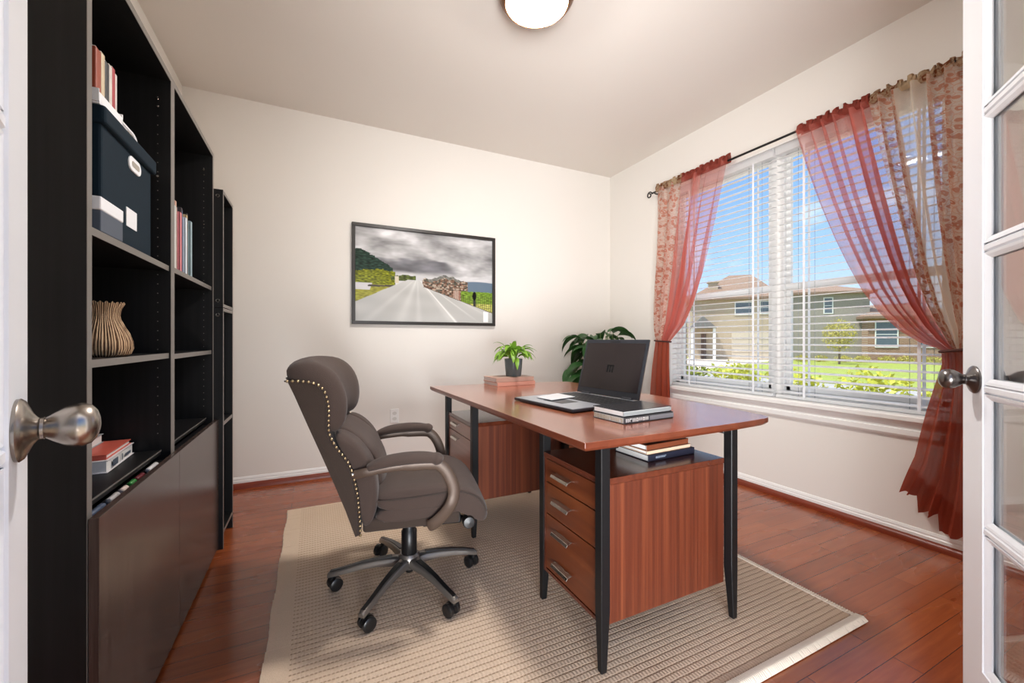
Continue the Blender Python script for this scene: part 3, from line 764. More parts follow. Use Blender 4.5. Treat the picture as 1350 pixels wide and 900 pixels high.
# near pedestal
def pedestal(px0, px1, py0, py1, z0, z1, splits, handles, mfront, mside, mtop):
    p = MB()
    p.box(px0+.014, py0, z0, px1, py1, z1-.02, 0)
    body = p.build('pedestal', mside, t, bevel=.002, seg=1)
    MB().box(px0-.004, py0-.001, z1-.02, px1+.001, py1+.001, z1).build('pedestal_top', mtop, body, bevel=.0015)
    fr = MB(); fr.box(px0-.002, py0-.0005, z0-.0005, px0+.0145, py0+.013, z1-.0195); fr.box(px0-.002, py1-.013, z0-.0005, px0+.0145, py1+.0005, z1-.0195); fr.box(px0-.002, py0+.013, z0-.0005, px0+.0145, py1-.013, z0+.012)
    fr.build('face_frame', mtop, body)
    zs = [z1-.022]+splits+[z0+.014]
    ii = 0
    for k in range(len(zs)-1):
        za, zb_ = zs[k+1]+.002, zs[k]-.002
        d = MB().box(px0-.001, py0+.015, za, px0+.012, py1-.015, zb_).build('drawer', mfront, body, bevel=.0015)
        for hz in handles[k]:
            ym = (py0+py1)/2+.045; hb = MB()
            # bent flat bar pull: a plate reaching out and a lip folded down
            prof = [(px0-.001, hz+.006), (px0-.020, hz+.002), (px0-.026, hz-.008), (px0-.023, hz-.0095), (px0-.018, hz-.001), (px0-.001, hz+.003)]
            hb.prism(prof, ym-.055, ym+.055, 'y')
            hb.build('handle', M_chrome, d, bevel=.0008, seg=1)
    return body
pedestal(.815, 1.372, 1.035, 1.40, .14, .602, [.490, .368], [[.538], [.438], [.322, .205]], M_drw, M_side, M_pedtop)
pedestal(.745, 1.30, 2.035, 2.45, .188, .600, [.505, .285], [[.555], [.475], [.25]], M_drw_sheen, M_side, M_pedtop)
for x, y, ix, iy in ((.808, 1.030, 1, 1), (1.392, 1.022, -1, 1), (.826, 1.415, 1, -1), (1.388, 1.415, -1, -1)): leg(x, y, LT, ix, iy)
for x, y, ix, iy in ((.752, 2.020, 1, 1), (1.315, 2.020, -1, 1), (.748, 2.468, 1, -1), (1.300, 2.440, -1, -1)): leg(x, y, LT, ix, iy)

# ------------------------------------------------------------------ laptop
M_lapd = simple('dark laptop shell', (46, 48, 54), .35, .3, .06)
M_laps = simple('silver grey palm rest', (160, 164, 172), .3, .3, .04)
M_key = simple('black keycap', (24, 25, 28), .45)
def screen_mat():
    t = NT('dark glossy laptop screen'); v = t.coord(); n = t.noise(v, 5, 3)
    c = t.mix(n, lin((22, 19, 22)), lin((44, 37, 37)))
    t.bsdf(c, .12, 0, None, .5); return t.m
lx, ly = 1.3175, 1.662                                      # middle of the hinge line
rz = math.atan2(-.42, .055)+PI/2                            # local -x points at the user
t = thing('laptop', 'open black laptop with dark screen facing the office chair', 'laptop', (lx, ly, ZT), rz)
Wd, D = .43, .405
b = MB(); b.box(-D, -Wd/2, .004, .006, Wd/2, .016); b.build('base', M_lapd, t, local=True, bevel=.003)
b = MB(); b.box(-D+.004, -Wd/2+.004, .016, .0, Wd/2-.004, .0178); b.build('palm_rest', M_laps, t, local=True)
b = MB(); b.box(-.215, -Wd/2+.02, .0178, -.02, Wd/2-.02, .0186); b.build('keyboard_deck', M_key, t, local=True)
b = MB()
for r in range(6):
    for k in range(15):
        yy = -Wd/2+.027+k*.0252; xx = -.208+r*.031
        b.box(xx, yy, .0186, xx+.026, yy+.021, .0206)
b.build('keys', M_key, t, local=True, bevel=.0008, seg=1)
b = MB(); b.box(-.345, -.075, .0178, -.245, .06, .0184); b.build('touchpad', M_lapd, t, local=True)
for q in (-.14, .14): MB().tube([(.004, q-.03, .018), (.004, q+.03, .018)], .008, 10).build('hinge', M_lapd, t, local=True)
tilt = math.atan2(.078, .283); Mt = Matrix.Translation((.004, 0, .020)) @ Matrix.Rotation(tilt, 4, 'Y')
lid = MB().box(-.002, -Wd/2+.006, 0, .006, Wd/2-.006, .292, M=Mt).build('lid', M_lapd, t, local=True, bevel=.002)
MB().box(-.0032, -Wd/2+.020, .030, -.0021, Wd/2-.020, .272, M=Mt).build('screen', screen_mat(), lid, local=True)
b = MB(); b.box(-.0034, -.035, .2755, -.0021, .035, .284, M=Mt); b.build('camera_strip', M_key, lid, local=True)
b = MB()
for k in range(3):
    q = .018-k*.017
    b.box(-.0042, q-.007, .120, -.0032, q+.003, .158, M=Mt @ Matrix.Shear('XY', 4, (0, 0)) if False else Mt)
b.box(-.0042, -.023, .150, -.0032, .021, .158, M=Mt); b.build('screen_mark', M_blk, lid, local=True)
MB().box(.004, Wd/2-.008, 0.004, .0075, Wd/2-.0055, .29, M=Mt).build('lid_edge', M_chrome, lid, local=True)
MB().box(.003, -Wd/2+.005, 0.004, .0066, -Wd/2+.008, .29, M=Mt).build('lid_edge', M_chrome, lid, local=True)
t2 = tag(MB().prism([(.972, 1.748), (.985, 1.628), (1.148, 1.675), (1.135, 1.82)], ZT+.0209, ZT+.0238, 'z').build('paper_pad', simple('pale grey pad', (206, 208, 212), .35, 0, .02), loc=(1.06, 1.7, ZT+.018), bevel=.0008, seg=1), 'pale grey pad lying on the far side of the laptop base', 'notepad')

# ------------------------------------------------------------------ books on the desk
gb = 'two dark books on the near desk corner'
def spine_glyphs(parent, x0, x1, yface, z0, z1, n, m, seed, axis='x'):
    """pale illegible lettering along a spine or page edge"""
    rr = random.Random(seed); b = MB(); w = (x1-x0)/n
    for k in range(n):
        a = x0+k*w; h0 = z0+rr.uniform(0, .15)*(z1-z0)
        st = rr.choice((0, 1, 2))
        def bx(p0, p1, q0, q1):
            if axis == 'x': b.box(p0, yface-.0006, q0, p1, yface+.0003, q1)
            else: b.box(yface-.0006, p0, q0, yface+.0003, p1, q1)
        bx(a, a+w*.25, h0, z1)
        if st != 1: bx(a+w*.5, a+w*.75, h0, z1)
        if st != 0: bx(a, a+w*.75, z1-(z1-z0)*.3, z1)
        if st == 2: bx(a, a+w*.75, h0, h0+(z1-z0)*.25)
    return b.build('spine_lettering', m, parent, local=True)
t = flat_book('book', 'grey book with pale lettering at the bottom of the stack beside the laptop', 'book', (66, 66, 68), 1.112, 1.232, ZT, .262, .165, .024, .08, 'y', gb, mat=simple('dark grey cloth cover', (72, 72, 74), .5))
MB().box(-.0, -.0845, .004, .1305, -.0826, .0195).build('spine_panel', simple('mid grey spine', (132, 134, 138), .5), t, local=True)
spine_glyphs(t, -.122, -.004, -.0831, .0055, .0185, 7, M_paper, 4)
spine_glyphs(t, -.074, .078, -.1313, .004, .019, 9, simple('cream edge lettering', (206, 198, 176), .7), 9, 'y')
t = flat_book('book', 'black covered book with pale edges on top of the grey book', 'book', (38, 40, 44), 1.112, 1.236, ZT+.0243, .258, .160, .021, .09, None, gb, mat=simple('glossy black cover', (44, 46, 50), .22))
MB().box(-.128, -.0805, .0045, .128, -.0775, .0155).build('page_edge', simple('silver page edge', (150, 156, 156), .5), t, local=True)
gb2 = 'three books under the desktop'
zz = .6025
t = flat_book('book', 'navy book at the bottom of the stack on the near pedestal', 'book', (30, 32, 48), 1.195, 1.205, zz, .245, .175, .024, .04, 'y', gb2)
spine_glyphs(t, -.085, -.03, -.0878, .008, .016, 5, simple('grey blue lettering', (150, 160, 176), .6), 5)
t = flat_book('book', 'cream edged thin book in the middle of the stack on the near pedestal', 'book', (206, 176, 150), 1.188, 1.207, zz+.0242, .232, .165, .013, .05, 'y', gb2)
t = flat_book('book', 'brown glossy book on top of the stack on the near pedestal', 'book', (112, 58, 36), 1.185, 1.209, zz+.0374, .226, .16, .020, .06, 'y', gb2, rough=.2)
MB().box(-.10, -.075, .0201, .105, .075, .0206).build('cover_panel', simple('black cover panel', (30, 26, 24), .15), t, local=True)
gb3 = 'two pale books under the potted plant'
t = flat_book('book', 'pale pink book directly on the far end of the desk', 'book', (214, 164, 146), 1.19, 2.52, ZT, .29, .20, .026, .08, 'y', gb3, mat=simple('pale pink cover', (216, 158, 138), .5))
t = flat_book('book', 'dusty rose book under the potted plant', 'book', (176, 140, 124), 1.185, 2.522, ZT+.0262, .285, .195, .028, .07, 'y', gb3, mat=simple('dusty rose cover', (190, 154, 138), .5))

# ------------------------------------------------------------------ plants
def leaf_mat(name, a, b_):
    t = NT(name); v = t.coord(); n = t.noise(v, 14, 3)
    c = t.mix(n, lin(a), lin(b_))
    bs = t.bsdf(c, .4, 0, None, .4); bs.inputs['Subsurface Weight'].default_value = 0
    tl = t.n('ShaderNodeBsdfTranslucent'); t.l(c, tl.inputs[0]); mx = t.n('ShaderNodeMixShader'); mx.inputs[0].default_value = .22
    t.l(bs.outputs[0], mx.inputs[1]); t.l(tl.outputs[0], mx.inputs[2]); t.l(mx.outputs[0], t.out.inputs[0]); return t.m
M_leaf1 = leaf_mat('fresh green leaf', (78, 128, 36), (150, 190, 66))
M_leaf2 = leaf_mat('deep green leaf', (24, 62, 30), (62, 108, 52))
M_stem = simple('green stem', (86, 108, 52), .6, 0, .1)
M_soil = simple('dark potting soil', (46, 34, 26), .95, 0, .3, 60, .6, 90)
def leaf(b, base, d, L, w, droop, roll=0, m=0, n=8, fold=.25):
    """tapering leaf blade that arches down, with a folded midrib"""
    base = Vector(base); d = Vector(d).normalized(); side = d.cross(Vector((0, 0, 1)))
    if side.length < .05: side = Vector((1, 0, 0))
    side.normalize(); vs = []; fs = []; p = base.copy(); cur = d.copy()
    Rm = Matrix.Rotation(roll, 3, d)
    for i in range(n+1):
        s = i/n; wd = w*(math.sin(PI*min(1, s**.75*1.0))**.8)*(1-.15*s) + .0006
        sd = Rm @ side; up = sd.cross(cur).normalized()
        vs += [p - sd*wd/2 + up*wd*fold*.5, p.copy(), p + sd*wd/2 + up*wd*fold*.5]
        cur = (cur + Vector((0, 0, -droop/n*(.6+s)))).normalized(); p = p + cur*(L/n)
    for i in range(n):
        o = i*3; fs += [(o, o+1, o+4, o+3), (o+1, o+2, o+5, o+4)]
    b.add(vs, fs, m, True)
# small pot on the books
pz = ZT+.0545
t = thing('potted_plant', 'small leafy plant in a grey glass pot on the pale books', 'plant', (1.222, 2.52, pz))
M_potg = simple('grey glazed pot', (96, 104, 106), .18, .2, .25, 9)
MB().lathe([(.001, 0), (.050, 0), (.053, .004), (.058, .06), (.062, .118), (.059, .118), (.055, .105), (.001, .103)], 40).build('pot', M_potg, t, local=True)
MB().lathe([(.0545, .1035), (.001, .108)], 24, cap=False).build('soil', M_soil, t, local=True)
b = MB(); rr = random.Random(5)
for k in range(40):
    a = rr.uniform(0, 2*PI); el = rr.uniform(.25, 1.15)
    L = rr.uniform(.09, .155); h = rr.uniform(.02, .07)
    d = (math.cos(a)*math.cos(el), math.sin(a)*math.cos(el), math.sin(el))
    p0 = Vector((.02*math.cos(a), .02*math.sin(a), .106)); p1 = p0+Vector((math.cos(a)*.02, math.sin(a)*.02, h))
    leaf(b, p1, d, L, rr.uniform(.028, .045), rr.uniform(1.2, 2.4), rr.uniform(-.4, .4))
for a, L, w in ((-2.6+PI*0, .17, .06), (-2.9, .16, .055), (.2, .16, .05), (.6, .17, .045), (-.4, .15, .04), (3.6, .15, .05)):
    leaf(b, (0.03*math.cos(a), .03*math.sin(a), .15), (math.cos(a)*.8, math.sin(a)*.8, .55), L, w, 2.0)
b.build('foliage', M_leaf1, t, local=True)
b = MB()
for k in range(12):
    a = k*PI/6; b.tube([(.012*math.cos(a), .012*math.sin(a), .104), (.035*math.cos(a), .035*math.sin(a), .165)], .0018, 6)
b.build('stem', M_stem, t, local=True)
# tall floor plant in the corner
t = thing('floor_plant', 'broad leaved dark green plant in the corner behind the laptop', 'plant', (2.36, 3.04, 0))
MB().lathe([(.001, 0), (.12, 0), (.13, .006), (.155, .26), (.165, .30), (.168, .32), (.155, .32), (.15, .29), (.001, .285)], 40).build('pot', simple('terracotta planter', (120, 84, 66), .7, 0, .1), t, local=True)
MB().lathe([(.1495, .287), (.001, .295)], 24, cap=False).build('soil', M_soil, t, local=True)
b = MB(); st = MB(); rr = random.Random(21)
for k in range(44):
    a = rr.uniform(0, 2*PI); reach = rr.uniform(.05, .27); hz = rr.uniform(.82, 1.12)
    if k < 4: a = (-2.7, -2.4, 2.9, -2.2)[k]; reach = .25; hz = (.72, .82, .78, .66)[k]
    tip = Vector((reach*math.cos(a), reach*math.sin(a)*.8, hz)); base = Vector((.04*math.cos(a), .04*math.sin(a), .29))
    mid = (base+tip)/2+Vector((-.2*tip.x, -.2*tip.y, .08))
    pts = smooth_path([base, mid, tip], 6); st.tube(pts, [.006-.0035*i/len(pts) for i in range(len(pts))], 6)
    el = rr.uniform(-.1, .75)
    for q in range(2 if k > 3 else 3):
        aa = a+rr.uniform(-.7, .7); e2 = el-q*.5
        leaf(b, pts[-1-q*2], (math.cos(aa)*math.cos(e2), math.sin(aa)*math.cos(e2), math.sin(e2)), rr.uniform(.17, .27), rr.uniform(.075, .115), rr.uniform(1.2, 2.2), rr.uniform(-.5, .5), n=10)
b.build('foliage', M_leaf2, t, local=True); st.build('stem', M_stem, t, local=True)

# ------------------------------------------------------------------ picture, outlet, ceiling light
def art_color(u, v):
    """u right, v down, both 0..1: grey clouds over a wet road by trees and a village"""
    N = lambda a, c, s, o=0: mnoise.noise(Vector((a*s+o, c*s*1.9, o)))
    sm = lambda a, b_, x: (lambda t: t*t*(3-2*t))(max(0, min(1, (x-a)/(b_-a))))
    L = lambda p, q, t: tuple(x+(y-x)*t for x, y in zip(p, q))
    wx = u+.10*N(u, v, 3, 5); wy = v+.06*N(u, v, 4, 8)
    fbm = N(wx, wy, 3.0, 3.1)*.55+N(wx, wy, 6.5, 7)*.35+N(wx, wy, 14, 2)*.18+N(u, v, 30, 5)*.08
    g = .66+.50*fbm
    g += .22*math.exp(-(((u-.08)/.16)**2+((v-.20)/.10)**2)) + .20*math.exp(-(((u-.24)/.10)**2+((v-.06)/.07)**2))
    g -= .16*math.exp(-(((u-.20)/.12)**2+((v-.17)/.07)**2)) + .16*math.exp(-(((u-.78)/.2)**2+((v-.22)/.06)**2)) + .10*math.exp(-(((u-.45)/.15)**2+((v-.2)/.1)**2))
    g += .18*math.exp(-(((u-.30)/.10)**2+((v-.27)/.05)**2))
    g = max(.30, min(.93, g)); c = (g, g, g*1.01)
    # dark cloud bank, soft lower rim
    top = .30+.06*abs(u-.45)+.05*N(u, v, 6, 9)+.02*N(u, v, 16, 2); bot = .455-.03*(u-.3)+.015*N(u, v, 10, 4)
    m = sm(top-.015, top+.03, v)*(1-sm(bot-.02, bot+.02, v))*sm(.02, .16, u)*(1-sm(.60, .74, u+.05*N(u, v, 8, 1)))
    k = .42+.10*N(u, v, 7, 1)+.05*N(u, v, 18, 3); c = L(c, (k, k, k*1.05), m)
    k = .80+.05*N(u, v, 6, 6); c = L(c, (k, k, k*1.01), .8*sm(.44, .50, v))
    # far hills on the right
    hl_ = .525-.02*math.sin((u-.72)*9)
    if u > .70 and v > hl_: c = L(c, (.36, .43, .50), sm(hl_, hl_+.01, v)*sm(.70, .78, u))
    # wooded hill on the left
    ed = .235+1.05*max(0, u-.03)**1.15+.02*N(u, v, 22, 8)+.012*N(u, v, 50, 3)
    if u < .25 and v > ed and v < .6: c = tuple(q*(1+.7*N(u, v, 40, 2)) for q in (.13, .20, .17))
    # bright shrubs
    tr = .445+.03*N(u, .5, 26, 6)+.15*abs(u-.15)**1.2+.012*N(u, v, 60, 2)
    if u < .265 and tr < v < .62: c = tuple(q*(1+.8*N(u, v, 50, 12)) for q in (.42, .44, .10))
    if .235 <= u < .41:
        t2 = .49+.02*N(u, .5, 30, 1)+.12*abs(u-.34)
        if t2 < v < .55: c = tuple(q*(1+.6*N(u, v, 44, 5)) for q in (.28, .32, .16))
    if .262 < u < .29 and .50 < v < .575: c = (.80, .76, .66)
    if u < .30 and .60 < v < .80: c = tuple(q*(1+.4*N(u, v, 36, 15)) for q in (.56, .55, .20))
    if u < .11-.25*(v-.60) and .59+.02*u < v < .665: c = (.80, .79, .80)
    if .08 < u < .36 and .615-.05*u < v < .636-.06*u: c = (.28, .25, .22)
    # village on the right
    if .455 < u < .80:
        tp = .515-.05*math.exp(-((u-.63)/.09)**2)+.03*N(u, .3, 30, 5)
        if tp < v < .76:
            n1 = mnoise.cell(Vector((u*72+N(u, v, 8, 2), v*64+2*u, 3))); n2 = N(u, v, 55, 9)
            base = (.46, .36, .30) if n1 > .3 else (.36, .27, .23) if n1 > -.1 else (.62, .56, .50) if n1 > -.55 else (.30, .30, .27)
            c = tuple(max(.08, q*(1+.6*n2)) for q in base)
            if v < tp+.035 and .5 < u < .74: c = tuple(q*(1+.5*n2) for q in (.42, .42, .40))
    if .685 < u < .74 and .625 < v < .76: c = tuple(q*(1+.25*N(u, v, 60, 3)) for q in ((.55, .38, .31) if (u*80) % 1 > .35 else (.72, .68, .64)))
    if u >= .745 and .63+.01*N(u, v, 30, 3) < v < .92:
        c = tuple(q*(1+.5*N(u, v, 40, 25)) for q in ((.40, .52, .18) if v < .77 else (.66, .66, .34)))
        if (u*60) % 1 < .16 and v > .68: c = (.30, .30, .20)
    if .842 < u < .862 and .70 < v < .82: c = (.2, .2, .2)
    if ((u-.852)/.016)**2+((v-.68)/.05)**2 < 1: c = (.06, .06, .07)
    # road
    le = .345-(v-.54)*1.35+.01*N(u, v, 10, 3); re = .465+(v-.60)*1.95 if v > .60 else .465+(v-.6)*.3
    if v > .535 and le < u < re:
        k = .70+.05*N(u, v, 4, 9)+.04*sm(.7, .54, v); s = (u-.42)/max(.02, (v-.5))
        for cc, ww, aa in ((-.25, .10, .07), (.02, .05, .05), (.58, .025, .18), (.52, .07, .06), (.95, .03, .10), (-.70, .08, .05), (1.3, .05, .05)): k += aa*math.exp(-((s-cc)/ww)**2)*(1 if cc < .9 else sm(1.05, .75, v))
        k = min(.93, k); c = (k, k, k*.985)
        if re-u < .012 and v > .60: c = (.33, .29, .25)
    if .925 < u < .965 and .86+.2*(u-.925) < v < .985: c = (.95, .95, .95)  # window reflection painted into the lower right corner of the print
    return tuple(max(.0, min(1, q)) for q in c)
def picture():
    px0, px1, z0, z1 = .258, 1.468, 1.165, 1.957
    t = thing('framed_picture', 'black framed landscape picture of a grey road under clouds', 'picture', ((px0+px1)/2, YB, z0))
    f = .026; b = MB()
    for bx in ((px0, z0, px1, z0+f), (px0, z1-f, px1, z1), (px0, z0+f, px0+f, z1-f), (px1-f, z0+f, px1, z1-f)): b.box(bx[0], YB-.032, bx[1], bx[2], YB-.001, bx[3])
    b.build('frame', simple('dark bronze frame', (40, 36, 34), .35), t, bevel=.003)
    MB().box(px0+.01, YB-.012, z0+.01, px1-.01, YB-.002, z1-.01).build('backing', M_blk, t)
    nu, nv = 300, 190; xa, xb, za, zb_ = px0+f-.002, px1-f+.002, z0+f-.002, z1-f+.002
    b = MB(); b.grid(lambda i, j: (xa+(xb-xa)*i, YB-.0145, zb_-(zb_-za)*j), nu, nv)
    m = NT('landscape print'); a = m.n('ShaderNodeAttribute'); a.attribute_name = 'print'; m.bsdf(a.outputs['Color'], .14, 0, None, .4)
    o = b.build('print', m.m, t)
    at = o.data.color_attributes.new('print', 'FLOAT_COLOR', 'POINT')
    k = 0
    for j in range(nv+1):
        for i in range(nu+1):
            c = art_color(i/nu, j/nv); at.data[k].color = (*[q**2.0 for q in c], 1); k += 1
picture()
t = thing('wall_outlet', 'white electrical outlet plate low on the back wall behind the chair', 'outlet', (.585, YB, .422))
MB().box(.55, YB-.006, .365, .62, YB-.0005, .479).build('plate', M_trim, t, bevel=.003)
b = MB()
for z in (.40, .444): b.prism(oval(.585, z, .017, .014), YB-.0075, YB-.0055, 'y')
b.build('socket', simple('outlet face', (214, 214, 210), .4), t)
LX, LY = .956, 1.716
t = thing('ceiling_light', 'flush ceiling lamp with lit frosted bowl and bronze rim', 'lamp', (LX, LY, ZC))
MB().lathe([(.001, -.001), (.186, -.001), (.190, -.012), (.187, -.040), (.177, -.068), (.162, -.090), (.152, -.099), (.148, -.098), (.154, -.085), (.165, -.05), (.001, -.03)], 56, Matrix.Translation((LX, LY, ZC))).build('rim', M_bronze, t)
Rb = (.149**2+.050**2)/(2*.050); th0 = math.asin(.149/Rb)
prof = [(max(.001, Rb*math.sin(q)), -.091-.050+Rb*(1-math.cos(q))) for q in [th0*(1-k/14) for k in range(15)]]
MB().lathe(prof, 56, Matrix.Translation((LX, LY, ZC)), cap=False).build('glass_bowl', M_dome, t)

# ------------------------------------------------------------------ office chair
CF = Vector((.983, -.185, 0)); ang = math.atan2(CF.y, CF.x)
t = thing('office_chair', 'brown upholstered executive swivel chair with nailhead trim facing the desk', 'office chair', (.36, 1.77, 0), ang)
W = .262
def seg_loft(b, prof_fn, svals, m=0):
    b.loft([[Vector((x, s, z)) for x, z in prof_fn(s)] for s in svals], m)
def ring_scale(pts, k, cxz=None):
    cx = sum(p[0] for p in pts)/len(pts); cz = sum(p[1] for p in pts)/len(pts)
    return [(cx+(x-cx)*k, cz+(z-cz)*k) for x, z in pts]
nail = [(-.403, .900), (-.365, .899), (-.331, .894), (-.303, .882), (-.285, .858), (-.275, .822), (-.272, .785), (-.273, .745), (-.270, .712), (-.250, .668), (-.228, .637), (-.208, .606), (-.194, .568), (-.184, .525), (-.177, .480), (-.172, .42), (-.168, .349)]
rear = [(-.190, .345), (-.222, .44), (-.262, .545), (-.302, .645), (-.345, .750), (-.385, .850), (-.412, .912)]
shell = nail+rear
b = MB()
def shell_fn(s):
    k = (abs(s)/W); e = 0 if k < .9 else (k-.9)/.1
    q = [(x-(.006*(1-k*k)), z) for x, z in shell]
    q = [(x + (.0 if i < len(nail) else .004*k**6), z) for i, (x, z) in enumerate(q)]
    return q
seg_loft(b, shell_fn, [-.263, -.259, -.23, -.15, -.05, .05, .15, .23, .259, .263])
b.build('back_shell', M_chair2, t, local=True)
# head roll with forward wings
hr_ = [(-.398, .885), (-.420, .918), (-.415, .944), (-.388, .959), (-.350, .965), (-.308, .958), (-.267, .934), (-.236, .893), (-.219, .845), (-.214, .795), (-.220, .746), (-.240, .712), (-.275, .700), (-.295, .745), (-.297, .785), (-.300, .815), (-.310, .845), (-.325, .868), (-.345, .878), (-.37, .880)]
def head_fn(s):
    k = abs(s)/.256
    rec = .055*(1-min(1, (k/.80)**3)) if k < .8 else 0
    q = [(x-(rec if x > -.34 else rec*.3), z+(.012*(1-k*k))) for x, z in hr_]
    if k > .9: q = ring_scale(q, 1-.5*((k-.9)/.1)**2)
    return q
sv = [-.258, -.254, -.246, -.232, -.205, -.175, -.14, -.09, -.03, .03, .09, .14, .175, .205,   .232, .246, .254, .258]
b = MB(); seg_loft(b, head_fn, sv); b.build('headrest', M_chair, t, local=True, sub=1)
# side bolsters and centre cushion of the back
bol = [(-.262, .712), (-.236, .708), (-.205, .692), (-.172, .662), (-.143, .622), (-.122, .575), (-.112, .52), (-.108, .46), (-.118, .40), (-.138, .358), (-.166, .352), (-.172, .42), (-.178, .48), (-.186, .53), (-.196, .57), (-.212, .61), (-.234, .648), (-.256, .685)]
for sg in (-1, 1):
    b = MB(); vals = [.135, .142, .155, .18, .21, .233, .245, .250]
    def fn(s):
        k = (abs(s)-.19)/.06; kk = abs(k); q = bol
        if kk > .6: q = ring_scale(q, 1-.28*((kk-.6)/.4)**2)
        return q
    seg_loft(b, fn, [sg*v for v in (vals if sg > 0 else vals)]); b.build('side_bolster', M_chair, t, local=True, sub=1)
cen = [(-.275, .725), (-.235, .712), (-.19, .682), (-.150, .642), (-.118, .592), (-.098, .54), (-.090, .48), (-.096, .43), (-.12, .40), (-.17, .40), (-.19, .5), (-.215, .60), (-.26, .68)]
b = MB()
def cfn(s):
    k = abs(s)/.15; q = [(x+.012*(1-k*k), z) for x, z in cen]
    return ring_scale(q, 1-.15*max(0, (k-.75)/.25)**2) if k > .75 else q
seg_loft(b, cfn, [-.15, -.146, -.135, -.11, -.05, .05, .11, .135, .146, .15]); b.build('lumbar_cushion', M_chair, t, local=True, sub=1)
for sg in (-1, 1):
    b = MB(); pts = smooth_path([(x-.004, sg*.2645, z) for x, z in nail], 4)
    L = [0]
    for p, q in zip(pts, pts[1:]): L.append(L[-1]+(q-p).length)
    n = 40
    for k in range(n+1):
        d = L[-1]*k/n
        i = max(j for j in range(len(L)) if L[j] <= d+1e-9); i = min(i, len(pts)-2)
        p = pts[i]+(pts[i+1]-pts[i])*((d-L[i])/max(1e-9, L[i+1]-L[i]))
        b.sphere((p.x+.004, p.y, p.z), .0052, 5)
    b.build('nailhead_trim', M_nail, t, local=True)
    b = MB(); b.tube([(p.x-.005, sg*.2625, p.z) for p in pts], .0025, 6)
    b.build('welt', M_seam, t, local=True)
# seat: top pillow, waterfall front, border and base board
def seatprof(s, W_=.235):
    k = abs(s)/W_; c = .020*(1-k**3)
    return [(-.135, .430), (-.13, .470), (-.09, .488+c), (.0, .494+c), (.10, .492+c), (.19, .478+c), (.255, .448+c), (.292, .405+c*.6), (.308, .360), (.303, .330), (.285, .322), (.262, .345), (.22, .385), (.15, .405), (.0, .405), (-.10, .405)]
def sfn(s):
    q = seatprof(s); k = abs(s)/.235
    return ring_scale(q, 1-.16*((k-.86)/.14)**2) if k > .86 else q
b = MB(); seg_loft(b, sfn, [-.235, -.231, -.222, -.20, -.15, -.07, .0, .07, .15, .20, .222, .231, .235]); b.build('seat', M_chair, t, local=True, sub=1)
b = MB(); b2 = [(-.135, .352), (-.13, .42), (.0, .425), (.12, .425), (.20, .41), (.225, .392), (.20, .380), (.10, .372)]
seg_loft(b, lambda s: ring_scale(b2, 1-.06*max(0, (abs(s)-.21)/.022)**2) if abs(s) > .21 else b2, [-.232, -.228, -.21, -.1, .0, .1, .21, .228, .232]); b.build('seat_border', M_chair, t, local=True, sub=1)
MB().box(-.165, -.225, .335, .19, .225, .385).build('seat_board', M_chair2, t, local=True, bevel=.012, seg=3)
for sg in (-1, 1):
    b = MB(); b.tube(smooth_path([(-.115, sg*.236, .452), (-.02, sg*.237, .452), (.08, sg*.237, .457), (.16, sg*.237, .462), (.22, sg*.236, .45), (.27, sg*.233, .415), (.295, sg*.228, .37)], 5), .003, 6)
    b.build('seat_welt', M_seam, t, local=True)
# arms: pad, tail that meets the back, bent metal strut
for sg in (-1, 1):
    y = sg*.272
    b = MB(); pts = smooth_path([(-.145, y, .586), (-.115, y, .597), (-.07, y, .607), (.0, y, .612), (.06, y, .610), (.100, y, .602), (.116, y, .592)], 5)
    n = len(pts); rad = [.010+.026*math.sin(PI*min(1, (i/(n-1))*1.0+.02))**.5 if i < n*.75 else .034*(1-((i/(n-1)-.75)/.25)**2.5)**.5+.004 for i in range(n)]
    b.tube(pts, rad, 16, flat=.62, up=(0, 0, 1)); b.build('arm_pad', M_chair, t, local=True, sub=1)
    b = MB(); pts = smooth_path([(-.205, sg*.258, .566), (-.185, sg*.262, .564), (-.15, y, .572), (-.10, y, .580), (.0, y, .586), (.085, y, .584), (.115, y, .572), (.140, y, .540), (.158, y, .495), (.160, y, .462), (.148, y, .425), (.120, sg*.262, .385), (.085, sg*.250, .352), (.070, sg*.238, .344)], 5)
    n = len(pts); rad = [(.012 if i/n < .06 else .017 if i/n < .3 else .023) for i in range(n)]
    b.tube(pts, rad, 14, flat=.42, up=(0, 1, 0))
    b.build('arm_frame', M_armf, t, local=True, sub=1)
    b = MB(); b.lathe([(.006, 0), (.006, .004), (.003, .006)], 10, Matrix.Translation((-.195, sg*.264, .566)) @ Matrix.Rotation(-sg*PI/2, 4, 'X')); b.build('arm_bolt', M_chrome, t, local=True)
# mechanism, lever, gas lift
b = MB(); b.box(-.11, -.08, .305, .19, .08, .345); b.box(.05, -.19, .318, .20, -.02, .352); b.box(.02, -.02, .31, .21, .12, .348); b.build('tilt_mechanism', M_plast, t, local=True, bevel=.006)
b = MB(); b.lathe([(.001, 0), (.020, .001), (.024, .008), (.024, .045), (.020, .055), (.001, .058)], 24, Matrix.Translation((.222, -.195, .335)) @ Matrix.Rotation(PI/2-.12, 4, 'X')); b.tube([(.14, -.1, .332), (.222, -.2, .336)], .009, 8); b.build('tension_knob', M_plast, t, local=True)
hub = Vector((.003, -.012, 0))
MB().lathe([(.030, .135), (.032, .14), (.032, .235), (.027, .24), (.027, .312)], 28, Matrix.Translation(hub)).build('gas_lift', M_plast, t, local=True)
MB().lathe([(.020, .082), (.040, .085), (.046, .10), (.046, .128), (.036, .142), (.020, .142)], 28, Matrix.Translation(hub)).build('base_hub', M_base, t, local=True)
MB().lathe([(.016, .062), (.018, .066), (.018, .085)], 16, Matrix.Translation(hub)).build('lift_foot', M_plast, t, local=True)
CA = []
